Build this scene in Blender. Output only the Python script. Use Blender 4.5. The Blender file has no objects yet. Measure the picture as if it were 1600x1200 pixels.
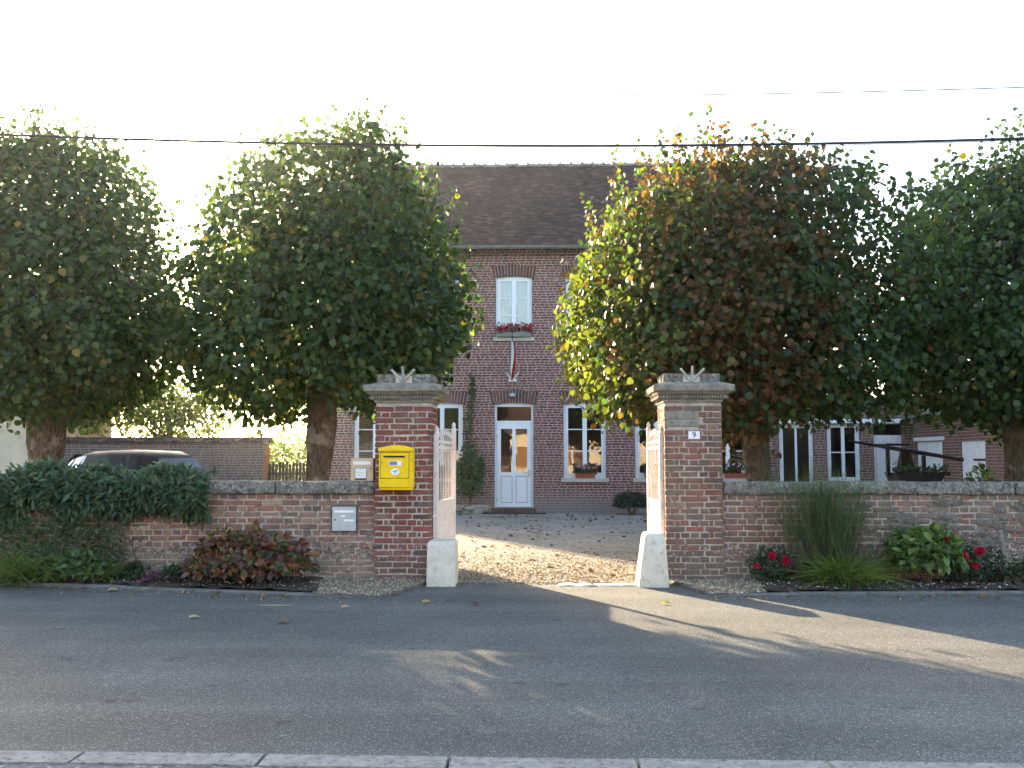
import bpy, bmesh, math, random
import numpy as np
from mathutils import Vector, Matrix, Euler, noise as mnoise

random.seed(11)
rng = np.random.default_rng(11)
scene = bpy.context.scene
COL = scene.collection
R = math.radians

# ---------------------------------------------------------------- camera, sky, sun, exposure
F, CAMZ = 1450.0, 1.55
PITCH, YAW = math.atan(115 / F), math.atan(40 / F)
cd = bpy.data.cameras.new('camera')
cam = bpy.data.objects.new('camera', cd)
COL.objects.link(cam)
cam.location = (0, 0, CAMZ)
cam.rotation_euler = (math.pi / 2 + PITCH, 0, YAW)
cd.sensor_width = 36
cd.lens = F / 1600 * 36
cd.clip_end = 2000
cd.clip_start = 0.05
scene.camera = cam
RM = Euler((math.pi / 2 + PITCH, 0, YAW)).to_matrix()

def ray(px, py):
    return RM @ Vector(((px - 800) / F, (600 - py) / F, -1))
def at(px, py, Y):
    d = ray(px, py); t = Y / d.y
    return Vector((d.x * t, Y, CAMZ + d.z * t))
def gr(px, py, z=0.0):
    d = ray(px, py); t = (z - CAMZ) / d.z
    return Vector((d.x * t, d.y * t, z))
def X(px, Y): return at(px, 715, Y).x
def Z(py, Y, px=800): return at(px, py, Y).z

SUN = ray(15, 300).normalized()
SUN_EL = math.asin(SUN.z)
SUN_AZ = math.atan2(SUN.x, SUN.y)
w = bpy.data.worlds.new('World'); scene.world = w; w.use_nodes = True
nt = w.node_tree; nt.nodes.clear()
sky = nt.nodes.new('ShaderNodeTexSky'); sky.sky_type = 'NISHITA'; sky.sun_disc = False
sky.sun_elevation = SUN_EL; sky.sun_rotation = SUN_AZ
sky.air_density = 1.0; sky.dust_density = 3.5; sky.ozone_density = 1.0
bg = nt.nodes.new('ShaderNodeBackground'); bg.inputs[1].default_value = 0.15
wo = nt.nodes.new('ShaderNodeOutputWorld')
nt.links.new(sky.outputs[0], bg.inputs[0]); nt.links.new(bg.outputs[0], wo.inputs[0])
sl = bpy.data.lights.new('sun', 'SUN'); sl.energy = 4.9; sl.angle = R(0.53); sl.color = (1.0, 0.80, 0.52)
so = bpy.data.objects.new('sun', sl); COL.objects.link(so)
so.rotation_euler = SUN.to_track_quat('Z', 'Y').to_euler()
so.location = (-10, 20, 15)
scene.view_settings.view_transform = 'Standard'
scene.view_settings.look = 'None'
scene.view_settings.gamma = 1
scene.view_settings.exposure = 2.72
scene.render.engine = 'CYCLES'
scene.cycles.use_denoising = True
scene.cycles.max_bounces = 7
scene.cycles.transparent_max_bounces = 8
scene.cycles.caustics_reflective = False
scene.cycles.caustics_refractive = False

# ---------------------------------------------------------------- materials
def newmat(name):
    m = bpy.data.materials.new(name); m.use_nodes = True
    t = m.node_tree; t.nodes.clear()
    out = t.nodes.new('ShaderNodeOutputMaterial')
    return m, t, out
class NT:
    def __init__(s, t): s.t = t
    def n(s, typ, **kw):
        nd = s.t.nodes.new('ShaderNode' + typ)
        for k, v in kw.items():
            if k.startswith('i_'):
                key = k[2:]; key = int(key) if key.isdigit() else key.replace('_', ' ')
                if hasattr(v, 'is_output'): s.t.links.new(v, nd.inputs[key])
                else: nd.inputs[key].default_value = v
            else: setattr(nd, k, v)
        return nd
    def pos(s): return s.n('NewGeometry').outputs['Position']
    def noise(s, scale, vec=None, detail=4, rough=.55):
        return s.n('TexNoise', i_Vector=vec if vec is not None else s.pos(), i_Scale=scale, i_Detail=detail, i_Roughness=rough).outputs['Fac']
    def ramp(s, fac, stops, interp='LINEAR'):
        r = s.n('ValToRGB', i_Fac=fac); cr = r.color_ramp; cr.interpolation = interp
        while len(cr.elements) < len(stops): cr.elements.new(.5)
        for e, (p, c) in zip(cr.elements, stops):
            e.position = p; e.color = (c[0], c[1], c[2], 1) if hasattr(c, '__len__') else (c, c, c, 1)
        return r.outputs['Color']
    def mix(s, fac, a, b, blend='MIX'):
        m = s.n('MixRGB', blend_type=blend)
        for k, v in ((0, fac), (1, a), (2, b)):
            if hasattr(v, 'is_output'): s.t.links.new(v, m.inputs[k])
            elif k == 0: m.inputs[0].default_value = v
            else: m.inputs[k].default_value = (v[0], v[1], v[2], 1)
        return m.outputs[0]
    def math(s, op, a, b=0.0, clamp=False):
        m = s.n('Math', operation=op, use_clamp=clamp)
        for k, v in ((0, a), (1, b)):
            if hasattr(v, 'is_output'): s.t.links.new(v, m.inputs[k])
            else: m.inputs[k].default_value = v
        return m.outputs[0]
    def sep(s, v):
        return s.n('SeparateXYZ', i_0=v).outputs
    def comb(s, x, y, z):
        m = s.n('CombineXYZ')
        for k, v in enumerate((x, y, z)):
            if hasattr(v, 'is_output'): s.t.links.new(v, m.inputs[k])
            else: m.inputs[k].default_value = v
        return m.outputs[0]
    def bump(s, h, strength=.5, dist=.01):
        return s.n('Bump', i_Height=h, i_Strength=strength, i_Distance=dist).outputs[0]
    def bsdf(s, col, rough=.8, normal=None, spec=.3, metal=0.0, **kw):
        b = s.n('BsdfPrincipled')
        for k, v in (('Base Color', col), ('Roughness', rough), ('Specular IOR Level', spec), ('Metallic', metal)):
            if hasattr(v, 'is_output'): s.t.links.new(v, b.inputs[k])
            else: b.inputs[k].default_value = (v[0], v[1], v[2], 1) if hasattr(v, '__len__') else v
        if normal is not None: s.t.links.new(normal, b.inputs['Normal'])
        return b.outputs[0]
MATS = {}
def pm(name, c1, c2=None, scale=6, rough=.8, bump=.3, bscale=60, bdist=.004, spec=.3, metal=0.0, c3=None):
    """two- or three-tone noise material with fine relief"""
    if name in MATS: return MATS[name]
    m, t, out = newmat(name); N = NT(t)
    c2 = c2 or tuple(x * .8 for x in c1)
    f = N.noise(scale, detail=6, rough=.65)
    col = N.ramp(f, [(.35, c2), (.62, c1)])
    if c3: col = N.mix(N.ramp(N.noise(scale * 2.7, detail=5), [(.55, 0.), (.68, 1.)]), col, c3)
    nrm = N.bump(N.noise(bscale, detail=5), bump, bdist) if bump else None
    t.links.new(N.bsdf(col, rough, nrm, spec, metal), out.inputs[0])
    MATS[name] = m
    return m

def brick_piece_mat(name, stops, smear, smear_col, smear_lo=.5, grime=.25, low=0.0, lowcol=(.2, .17, .14), xr=None):
    m, t, out = newmat(name); N = NT(t)
    r = N.math('FRACT', N.math('ADD', N.n('ObjectInfo').outputs['Random'], N.n('NewGeometry').outputs['Random Per Island']))
    col = N.ramp(r, stops)
    p = N.pos()
    col = N.mix(1.0, col, N.ramp(N.noise(1.6, p, 6, .65), [(.3, .55), (.5, .95), (.7, 1.25)]), 'MULTIPLY')
    col = N.mix(N.ramp(N.noise(14, p, 6, .7), [(.35, grime), (.65, 0.)]), col, (.06, .05, .045))
    col = N.mix(N.ramp(N.noise(38, p, 5, .75), [(.60, 0.), (.66, .45)]), col, (.42, .37, .32))
    sf = N.math('MULTIPLY', N.ramp(N.noise(5.5, p, 8, .72), [(smear_lo, 0.), (smear_lo + .16, 1.)]), smear)
    sc_ = N.mix(N.ramp(N.noise(11, p, 6, .7), [(.4, 0.), (.62, 1.)]), smear_col, tuple(c * .5 for c in smear_col))
    if xr:
        mr = N.n('MapRange', i_Value=N.math('ADD', N.sep(p)[0], N.math('MULTIPLY', N.noise(3, p, 4), .8))); mr.inputs[1].default_value = xr[0] + .4; mr.inputs[2].default_value = xr[1] + .4; mr.inputs[3].default_value = .25
        sf = N.math('MULTIPLY', sf, mr.outputs[0])
    col = N.mix(sf, col, sc_)
    if low:
        z = N.sep(p)[2]
        zz = N.math('ADD', z, N.math('MULTIPLY', N.noise(4, p, 5), .5))
        col = N.mix(N.math('MULTIPLY', N.ramp(zz, [(.50, 1.), (.74, 0.)]), low), col, lowcol)
        eff = N.math('MULTIPLY', N.ramp(N.noise(17, p, 6, .75), [(.56, 0.), (.62, 1.)]), N.ramp(z, [(.22, 0.), (.32, 1.), (.42, 1.), (.52, 0.)]))
        col = N.mix(N.math('MULTIPLY', eff, .7), col, (.52, .5, .48))
    h = N.math('ADD', N.noise(70, p, 6, .7), N.math('MULTIPLY', N.noise(260, p, 2), .4))
    t.links.new(N.bsdf(col, .9, N.bump(h, .6, .006), .15), out.inputs[0])
    return m
M_PIER = brick_piece_mat('red_pier_brick', [(0, (.21, .062, .048)), (.3, (.25, .075, .058)), (.55, (.17, .05, .045)), (.8, (.26, .10, .075)), (.95, (.10, .055, .05))], .7, (.36, .31, .27), .52, .35, .4, (.17, .14, .115))
M_PIER2 = brick_piece_mat('mottled_pier_brick', [(0, (0.264, 0.094, 0.066)), (.25, (0.209, 0.121, 0.094)), (.5, (0.297, 0.110, 0.072)), (.75, (0.154, 0.110, 0.088)), (.95, (0.275, 0.154, 0.110))], .65, (.27, .23, .18), .5, .4, .75, (.15, .125, .10))
M_WALL = brick_piece_mat('brown_wall_brick', [(0, (0.307, 0.159, 0.118)), (.25, (0.366, 0.224, 0.153)), (.5, (0.236, 0.124, 0.106)), (.7, (0.330, 0.124, 0.094)), (.85, (0.130, 0.094, 0.086)), (1, (0.401, 0.248, 0.165))], .6, (.33, .275, .215), .5, .45, .6, (.23, .19, .15))
M_WALL2 = brick_piece_mat('weathered_wall_brick', [(0, (0.302, 0.112, 0.081)), (.25, (0.246, 0.140, 0.112)), (.5, (0.347, 0.129, 0.087)), (.75, (0.179, 0.118, 0.101)), (.95, (0.302, 0.179, 0.129))], .9, (.26, .215, .175), .40, .5, .8, (.17, .14, .115), (3.0, 4.3))
M_MORTAR2 = pm('pale_mortar', (.50, .44, .38), (.34, .295, .25), 6, .95, .7, 120, .006, .1, c3=(.20, .17, .145))
M_MORTAR = pm('old_mortar', (.45, .385, .315), (.31, .26, .21), 5, .95, .7, 120, .006, .1, c3=(.12, .10, .085))

def facade_mat(name, stops, mortar, zdamp=0.0, smear=.3, brick_w=.235):
    m, t, out = newmat(name); N = NT(t)
    p = N.pos(); s = N.sep(p)
    wob = N.math('MULTIPLY', N.math('SUBTRACT', N.noise(3, p, 2), .5), .02)
    zw = N.math('ADD', s[2], wob)
    row = N.math('FLOOR', N.math('MULTIPLY', zw, 1 / .0755))
    sh = N.n('TexWhiteNoise', noise_dimensions='1D', i_W=row).outputs['Value']
    wx = N.math('MULTIPLY', N.math('SUBTRACT', N.noise(5, p, 2), .5), .03)
    v = N.comb(N.math('ADD', N.math('ADD', N.math('ADD', s[0], s[1]), wx), N.math('MULTIPLY', sh, .5)), zw, 0)
    def brick(c1, c2, mo):
        b = N.n('TexBrick', i_Vector=v, i_Scale=1.0, i_Mortar_Size=mo, i_Mortar_Smooth=.2, i_Bias=0.0, i_Brick_Width=brick_w, i_Row_Height=.0755)
        b.offset = 0; b.offset_frequency = 2; b.squash = .55; b.squash_frequency = 2
        b.inputs['Color1'].default_value = (*c1, 1); b.inputs['Color2'].default_value = (*c2, 1); b.inputs['Mortar'].default_value = (0, 0, 0, 1)
        return b
    b = brick((0, 0, 0), (1, 1, 1), .0115)
    col = N.ramp(b.outputs['Color'], stops)
    col = N.mix(N.math('MULTIPLY', N.ramp(N.noise(26, p, 3), [(.4, 0.), (.7, 1.)]), .35), col, (.05, .03, .03))
    mc = N.mix(N.noise(1.3, p, 5), mortar, tuple(c * .6 for c in mortar))
    mfac = N.math('MULTIPLY', b.outputs['Fac'], N.ramp(N.noise(9, p, 4), [(.25, .55), (.6, 1.)]))
    col = N.mix(mfac, col, mc)
    col = N.mix(N.math('MULTIPLY', N.ramp(N.noise(.9, p, 6, .6), [(.48, 0.), (.66, 1.)]), smear), col, (.20, .13, .115))
    if zdamp:
        zz = N.math('ADD', s[2], N.math('MULTIPLY', N.noise(1.6, p, 6), .7))
        col = N.mix(N.math('MULTIPLY', N.ramp(zz, [(.55, 1.), (1.2, 0.)]), zdamp), col, (.23, .195, .175))
    h = N.math('SUBTRACT', N.math('MULTIPLY', N.noise(60, p, 4), .3), b.outputs['Fac'])
    t.links.new(N.bsdf(col, .9, N.bump(h, .7, .012), .12), out.inputs[0])
    return m
M_FACADE = facade_mat('house_brickwork', [(0, (0.118, 0.040, 0.037)), (.35, (0.195, 0.061, 0.051)), (.6, (0.242, 0.080, 0.061)), (.85, (0.142, 0.057, 0.051)), (1, (0.283, 0.100, 0.074))], (.54, .46, .41), .75)
M_WING = facade_mat('wing_brickwork', [(0, (.10, .04, .035)), (.4, (.16, .06, .045)), (.7, (.20, .075, .055)), (1, (.12, .055, .045))], (.36, .31, .27), .4)
M_BACKWALL = facade_mat('garden_wall_brickwork', [(0, (.09, .06, .055)), (.5, (.14, .095, .085)), (1, (.11, .075, .07))], (.30, .265, .24), .3)
M_SOLDIER = brick_piece_mat('arch_brick', [(0, (.11, .042, .04)), (.4, (.16, .06, .052)), (.7, (.085, .038, .038)), (1, (.19, .08, .065))], .5, (.26, .20, .18), .5, .4)

def leaf_mat(name, trans=.45, rough=.45, spec=.35, boost=(1.7, 1.75, .75)):
    m, t, out = newmat(name); N = NT(t)
    a = N.n('Attribute', attribute_name='Col').outputs['Color']
    tr = N.mix(1.0, a, boost, 'MULTIPLY')
    p = N.bsdf(a, rough, None, spec)
    tn = N.n('BsdfTranslucent', i_Color=tr).outputs[0]
    mx = N.n('MixShader', i_0=trans, i_1=p, i_2=tn)
    t.links.new(mx.outputs[0], out.inputs[0])
    return m
M_LEAF = leaf_mat('linden_leaf', .5)
M_LEAF2 = leaf_mat('shrub_leaf', .3, .5, .3)
M_PETAL = leaf_mat('petal', .25, .6, .2, (1.2, 1.0, 1.0))
M_GRASS = leaf_mat('grass_blade', .35, .5, .3)

def bark_mat():
    m, t, out = newmat('linden_bark'); N = NT(t)
    p = N.pos(); s = N.sep(p)
    v = N.comb(N.math('MULTIPLY', s[0], 14.), N.math('MULTIPLY', s[1], 14.), N.math('MULTIPLY', s[2], 3.2))
    f = N.noise(2.2, v, 8, .7)
    col = N.ramp(f, [(.34, (.028, .022, .018)), (.48, (.11, .085, .065)), (.7, (.20, .16, .125))])
    col = N.mix(N.ramp(N.noise(3.2, p, 6, .7), [(.52, 0.), (.62, .75)]), col, (.30, .29, .25))
    col = N.mix(N.ramp(N.noise(2.1, p, 4), [(.55, 0.), (.7, .5)]), col, (.10, .105, .05))
    t.links.new(N.bsdf(col, .95, N.bump(f, 1.0, .06), .1), out.inputs[0])
    return m
M_BARK = bark_mat()
M_TWIG = pm('twig', (.12, .09, .06), (.07, .05, .035), 10, .9, .2)

def asphalt_mat():
    m, t, out = newmat('asphalt'); N = NT(t)
    p = N.pos()
    vo = N.n('TexVoronoi', i_Vector=p, i_Scale=150.0)
    sp = N.ramp(N.sep(vo.outputs['Color'])[0], [(0, (.068, .067, .061)), (.5, (.100, .098, .089)), (.88, (.15, .147, .134)), (.98, (.34, .33, .30))])
    big = N.ramp(N.noise(.55, p, 6, .6), [(.3, .72), (.7, 1.16)])
    col = N.mix(1.0, sp, big, 'MULTIPLY')
    s = N.sep(p)
    trk = N.noise(1.0, N.comb(N.math('MULTIPLY', s[0], .12), N.math('MULTIPLY', s[1], 1.6), 0), 3)
    col = N.mix(1.0, col, N.ramp(trk, [(.35, .82), (.65, 1.1)]), 'MULTIPLY')
    col = N.mix(N.ramp(N.noise(2.4, p, 3), [(.66, 0.), (.72, .6)]), col, (.04, .039, .037))
    col = N.mix(N.ramp(N.noise(3.1, N.comb(s[0], N.math('MULTIPLY', s[1], 1.0), 5.), 7, .75), [(.60, 0.), (.74, .5)]), col, (.17, .165, .15))
    h = N.math('ADD', vo.outputs['Distance'], N.math('MULTIPLY', N.noise(45, p, 4), .6))
    t.links.new(N.bsdf(col, .82, N.bump(h, .75, .009), .3), out.inputs[0])
    return m
M_ASPHALT = asphalt_mat()

def gravel_mat(name, tones, scale=75.):
    m, t, out = newmat(name); N = NT(t)
    p = N.pos()
    vo = N.n('TexVoronoi', i_Vector=p, i_Scale=scale)
    col = N.ramp(N.sep(vo.outputs['Color'])[0], tones)
    col = N.mix(1.0, col, N.ramp(N.noise(.8, p, 6, .65), [(.3, .65), (.7, 1.1)]), 'MULTIPLY')
    col = N.mix(N.ramp(N.noise(1.7, p, 7, .7), [(.58, 0.), (.72, .65)]), col, (.13, .10, .075))
    col = N.mix(N.ramp(vo.outputs['Distance'], [(.3, 0.), (.75, .7)]), col, (.09, .075, .06))
    h = N.math('SUBTRACT', 1.0, vo.outputs['Distance'])
    t.links.new(N.bsdf(col, .9, N.bump(h, .9, .012), .15), out.inputs[0])
    return m
M_GRAVEL = gravel_mat('yard_gravel', [(0, (.27, .23, .18)), (.4, (.38, .33, .27)), (.75, (.47, .42, .35)), (1, (.60, .55, .48))])
M_GRAVEL2 = gravel_mat('strip_gravel', [(0, (.15, .115, .075)), (.4, (.24, .19, .13)), (.75, (.32, .26, .18)), (1, (.44, .38, .29))], 60.)
M_SOIL = pm('garden_soil', (.07, .052, .04), (.035, .026, .02), 9, .95, .9, 55, .03, .1, c3=(.13, .105, .085))
M_GROUND = pm('field_ground', (.10, .12, .05), (.13, .11, .06), 1.2, .95, .5, 8, .05, .1)
M_CONC = pm('kerb_concrete', (.15, .143, .132), (.09, .086, .08), 7, .9, .6, 140, .004, .15, c3=(.12, .115, .11))
M_CONC2 = pm('granite_kerb', (.28, .27, .25), (.19, .183, .17), 13, .9, .9, 110, .008, .15, c3=(.11, .107, .10))
M_PAVE = pm('pavement_concrete', (.19, .185, .18), (.09, .087, .085), 11, .95, .9, 70, .012, .1, c3=(.36, .34, .32))
M_BUFFER = pm('painted_concrete', (.62, .56, .46), (.50, .45, .37), 6, .85, .6, 55, .006, .2, c3=(.40, .36, .29))
M_STONE = pm('lichen_stone', (.24, .22, .185), (.075, .07, .062), 13, .95, 1.0, 40, .025, .1, c3=(.40, .375, .31))
M_STONE2 = pm('cap_stone', (.29, .26, .21), (.16, .148, .125), 9, .93, .6, 60, .008, .1, c3=(.13, .125, .115))
M_CEMENT = pm('rough_cement', (.22, .185, .15), (.10, .083, .07), 16, .95, 1.0, 55, .03, .1, c3=(.32, .295, .26))
M_GATE = pm('gate_paint', (.76, .71, .66), (.68, .60, .54), 9, .55, .2, 60, .002, .35, c3=(.58, .47, .38))
M_WHITE = pm('white_upvc', (.78, .79, .80), (.72, .73, .74), 3, .4, .0, spec=.45)
M_WHITEWOOD = pm('white_painted_wood', (.70, .71, .72), (.58, .59, .60), 6, .6, .2, 40, .003)
M_YELLOW = pm('yellow_enamel', (.84, .55, .006), (.78, .50, .006), 5, .5, .08, 200, .001, .22, c3=(.72, .46, .01))
M_BEIGE = pm('beige_box_paint', (.55, .42, .27), (.47, .36, .23), 8, .55, .1)
M_GREYBOX = pm('grey_box_paint', (.44, .45, .44), (.36, .37, .36), 8, .45, .1, spec=.4)
M_LABELW = pm('white_label', (.8, .8, .8), (.74, .74, .75), 20, .5, 0)
M_DARK = pm('black_plastic', (.02, .02, .022), (.014, .014, .016), 10, .5, .0)
M_INK = pm('blue_ink', (.03, .05, .22), (.025, .04, .18), 10, .5, 0)
M_GREYINK = pm('grey_print', (.13, .12, .14), (.3, .3, .32), 60, .6, 0)
M_SILL = pm('pale_sill_stone', (.50, .46, .39), (.40, .37, .31), 6, .9, .3)
M_ZINC = pm('zinc', (.21, .235, .23), (.15, .17, .165), 4, .45, .1, spec=.5, metal=.4)
M_STEEL = pm('dull_steel', (.55, .53, .49), (.36, .34, .30), 12, .5, .1, spec=.5, metal=.3)
M_RIDGE = pm('ridge_tile', (.30, .26, .24), (.12, .085, .07), 5, .9, .6, 30, .02, .1, c3=(.5, .48, .44))
M_CURTAIN = pm('net_curtain', (.88, .90, .92), (.80, .83, .86), 5, .9, 0)
M_PLASTER = pm('cream_plaster', (.55, .46, .34), (.46, .38, .28), 1.2, .9, .3, 60, .006, .1, c3=(.40, .33, .25))
M_WOOD = pm('weathered_wood', (.20, .18, .155), (.11, .095, .08), 16, .9, .6, 50, .006, .1)
M_WOODO = pm('orange_wood', (.26, .13, .06), (.18, .09, .045), 8, .8, .3)
M_PICKET = pm('dark_picket_wood', (.035, .026, .021), (.022, .017, .014), 8, .85, .3)
M_IRON = pm('old_iron', (.026, .024, .023), (.016, .014, .013), 8, .65, .4, 40, .004, .3)
M_TERRA = pm('terracotta_plastic', (.34, .085, .045), (.28, .07, .04), 8, .6, .1)
M_CARPAINT = pm('dark_car_paint', (.012, .016, .022), (.010, .013, .019), 3, .5, 0, spec=.08)
M_TYRE = pm('tyre_rubber', (.02, .02, .02), (.015, .015, .015), 8, .85, .2)
M_REDLAMP = pm('red_lamp', (.35, .02, .015), (.28, .016, .012), 8, .2, 0, spec=.5)
M_SLATE = pm('dark_slate', (.07, .065, .062), (.045, .042, .042), 6, .8, .4, 40, .006)
M_WIRE = pm('cable_black', (.02, .02, .025), (.015, .015, .02), 5, .6, 0)
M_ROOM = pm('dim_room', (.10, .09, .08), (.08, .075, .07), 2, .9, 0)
M_FLAGR = pm('red_cloth', (.40, .016, .022), (.34, .013, .018), 5, .8, 0)
M_FLAGW = pm('white_cloth', (.75, .75, .76), (.70, .70, .72), 5, .8, 0)
M_FLAGB = pm('blue_cloth', (.015, .03, .16), (.012, .025, .13), 5, .8, 0)
M_MAT = pm('doormat', (.025, .022, .02), (.018, .016, .015), 30, .95, .5)
M_RUBBLE = pm('pale_rubble', (.34, .30, .24), (.20, .175, .14), 8, .95, .6, 40, .01, .1)

def flint_mat():
    m, t, out = newmat('flint'); N = NT(t)
    r = N.n('NewGeometry').outputs['Random Per Island']
    col = N.ramp(r, [(0, (.05, .05, .055)), (.3, (.12, .11, .105)), (.55, (.22, .195, .16)), (.8, (.36, .34, .31)), (.95, (.55, .53, .50))])
    t.links.new(N.bsdf(col, .7, None, .3), out.inputs[0]); return m
M_FLINT = flint_mat()
def pebble_mat():
    m, t, out = newmat('pebble'); N = NT(t)
    r = N.n('NewGeometry').outputs['Random Per Island']
    col = N.ramp(r, [(0, (.13, .098, .065)), (.35, (.22, .17, .115)), (.7, (.31, .25, .175)), (1, (.46, .40, .31))])
    t.links.new(N.bsdf(col, .85, None, .2), out.inputs[0]); return m
M_PEBBLE = pebble_mat()
def roof_mat(name, c0, c1, c2, z0=0.0, rh=.0732):
    m, t, out = newmat(name); N = NT(t)
    p = N.pos(); s = N.sep(p)
    v = N.comb(s[0], N.math('ADD', s[1], 0), 0)
    row = N.math('FLOOR', N.math('DIVIDE', N.math('SUBTRACT', s[2], z0), rh))
    cell = N.math('FLOOR', N.math('ADD', N.math('MULTIPLY', s[0], 1 / .165), N.math('MULTIPLY', row, .5)))
    wn = N.n('TexWhiteNoise', noise_dimensions='2D', i_Vector=N.comb(cell, row, 0)).outputs['Value']
    col = N.ramp(wn, [(0, c0), (.45, c1), (.8, c2), (.97, tuple(x * 1.5 for x in c2))])
    col = N.mix(1.0, col, N.ramp(N.noise(.55, p, 7, .65), [(.3, .65), (.7, 1.3)]), 'MULTIPLY')
    col = N.mix(N.ramp(N.noise(7, p, 6, .7), [(.62, 0.), (.70, .5)]), col, (.17, .155, .13))
    fr = N.math('ABSOLUTE', N.math('SUBTRACT', N.math('FRACT', N.math('ADD', N.math('MULTIPLY', s[0], 1 / .165), N.math('MULTIPLY', row, .5))), .5))
    h = N.math('ADD', N.ramp(fr, [(.43, 1.), (.49, 0.)]), N.math('MULTIPLY', wn, .7))
    t.links.new(N.bsdf(col, .9, N.bump(h, .8, .015), .1), out.inputs[0]); return m
M_ROOF = roof_mat('small_clay_tiles', (.046, .030, .026), (.060, .038, .032), (.074, .046, .038))

def glass_mat(name='window_glass', tint=(.85, .88, .88), ior=2.25):
    m, t, out = newmat(name); N = NT(t)
    fr = N.n('Fresnel', i_IOR=ior).outputs[0]
    a = N.n('BsdfTransparent', i_Color=(*tint, 1)).outputs[0]
    nb = N.bump(N.noise(2.5, None, 2), .04, .02)
    g = N.n('BsdfGlossy', i_Roughness=.01, i_Normal=nb).outputs[0]
    t.links.new(N.n('MixShader', i_0=fr, i_1=a, i_2=g).outputs[0], out.inputs[0]); return m
M_GLASS = glass_mat()
M_GLASSUP = glass_mat('upper_glass', (.9, .93, .95), 2.5)
M_CARGLASS = glass_mat('car_glass', (.10, .115, .12), 1.15)
M_CARGLASS2 = glass_mat('car_screen_glass', (.08, .09, .10), 1.22)

# ---------------------------------------------------------------- builders
def wloc(o):
    v = Vector((0, 0, 0))
    while o is not None: v += o.location; o = o.parent
    return v
class MB:
    def __init__(s): s.v = []; s.f = []; s.mi = []; s.cur = 0
    def add(s, vs, fs):
        b = len(s.v); s.v += [tuple(v) for v in vs]
        for f in fs: s.f.append(tuple(b + i for i in f)); s.mi.append(s.cur)
    def box(s, x0, x1, y0, y1, z0, z1):
        s.add([(x0, y0, z0), (x1, y0, z0), (x1, y1, z0), (x0, y1, z0), (x0, y0, z1), (x1, y0, z1), (x1, y1, z1), (x0, y1, z1)],
              [(0, 3, 2, 1), (4, 5, 6, 7), (0, 1, 5, 4), (1, 2, 6, 5), (2, 3, 7, 6), (3, 0, 4, 7)])
        return s
    def quad(s, *p): s.add(p, [tuple(range(len(p)))]); return s
    def tube(s, pts, rad, n=8, cap=True):
        pts = [Vector(p) for p in pts]
        if not hasattr(rad, '__len__'): rad = [rad] * len(pts)
        b = len(s.v); rings = []
        up = Vector((0, 0, 1))
        for i, p in enumerate(pts):
            d = (pts[min(i + 1, len(pts) - 1)] - pts[max(i - 1, 0)]).normalized()
            a = d.cross(up if abs(d.z) < .95 else Vector((1, 0, 0))).normalized(); c = d.cross(a).normalized()
            rings.append([p + (a * math.cos(2 * math.pi * k / n) + c * math.sin(2 * math.pi * k / n)) * rad[i] for k in range(n)])
        vs = [v for r in rings for v in r]; fs = []
        for i in range(len(pts) - 1):
            for k in range(n):
                k2 = (k + 1) % n
                fs.append((i * n + k, i * n + k2, (i + 1) * n + k2, (i + 1) * n + k))
        if cap: fs += [tuple(range(n - 1, -1, -1)), tuple((len(pts) - 1) * n + k for k in range(n))]
        s.add(vs, fs); return s
    def prism(s, poly, y0, y1):
        """polygon in (x,z) extruded along y"""
        n = len(poly)
        vs = [(x, y0, z) for x, z in poly] + [(x, y1, z) for x, z in poly]
        fs = [tuple(range(n)), tuple(range(2 * n - 1, n - 1, -1))] + [(i, i + n, (i + 1) % n + n, (i + 1) % n) for i in range(n)]
        s.add(vs, fs); return s
    def rings(s, rs, close_top=True, close_bot=True):
        """loft of equal-length rings"""
        n = len(rs[0]); vs = [p for r in rs for p in r]; fs = []
        for i in range(len(rs) - 1):
            for k in range(n):
                k2 = (k + 1) % n
                fs.append((i * n + k, i * n + k2, (i + 1) * n + k2, (i + 1) * n + k))
        if close_bot: fs.append(tuple(range(n - 1, -1, -1)))
        if close_top: fs.append(tuple((len(rs) - 1) * n + k for k in range(n)))
        s.add(vs, fs); return s
    def build(s, name, mat, parent=None, origin=None, smooth=False, bevel=0.0, fixn=True):
        o0 = wloc(parent) if parent is not None else Vector(origin or (0, 0, 0))
        me = bpy.data.meshes.new(name)
        me.from_pydata([(v[0] - o0.x, v[1] - o0.y, v[2] - o0.z) for v in s.v], [], s.f)
        for m in (mat if isinstance(mat, (list, tuple)) else [mat]): me.materials.append(m)
        if any(s.mi): me.polygons.foreach_set('material_index', s.mi)
        if fixn or bevel:
            bm = bmesh.new(); bm.from_mesh(me)
            if bevel:
                bmesh.ops.bevel(bm, geom=[e for e in bm.edges if len(e.link_faces) == 2 and e.calc_face_angle(0) > .6], offset=bevel, segments=2, affect='EDGES', profile=.6)
            if fixn: bmesh.ops.recalc_face_normals(bm, faces=bm.faces)
            bm.to_mesh(me); bm.free()
        if smooth: me.polygons.foreach_set('use_smooth', [True] * len(me.polygons))
        ob = bpy.data.objects.new(name, me); COL.objects.link(ob)
        if parent is not None: ob.parent = parent
        else: ob.location = o0
        return ob
def tag(o, label=None, cat=None, group=None, kind=None):
    if label: o['label'] = label
    if cat: o['category'] = cat
    if group: o['group'] = group
    if kind: o['kind'] = kind
    return o
def empty(name, loc, label=None, cat=None, group=None):
    o = bpy.data.objects.new(name, None); COL.objects.link(o); o.location = loc; o.empty_display_size = .2
    return tag(o, label, cat, group)
def child(name, mesh, parent, loc=(0, 0, 0), rot=None):
    o = bpy.data.objects.new(name, mesh); COL.objects.link(o); o.parent = parent; o.location = loc
    if rot: o.rotation_euler = rot
    return o
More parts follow.
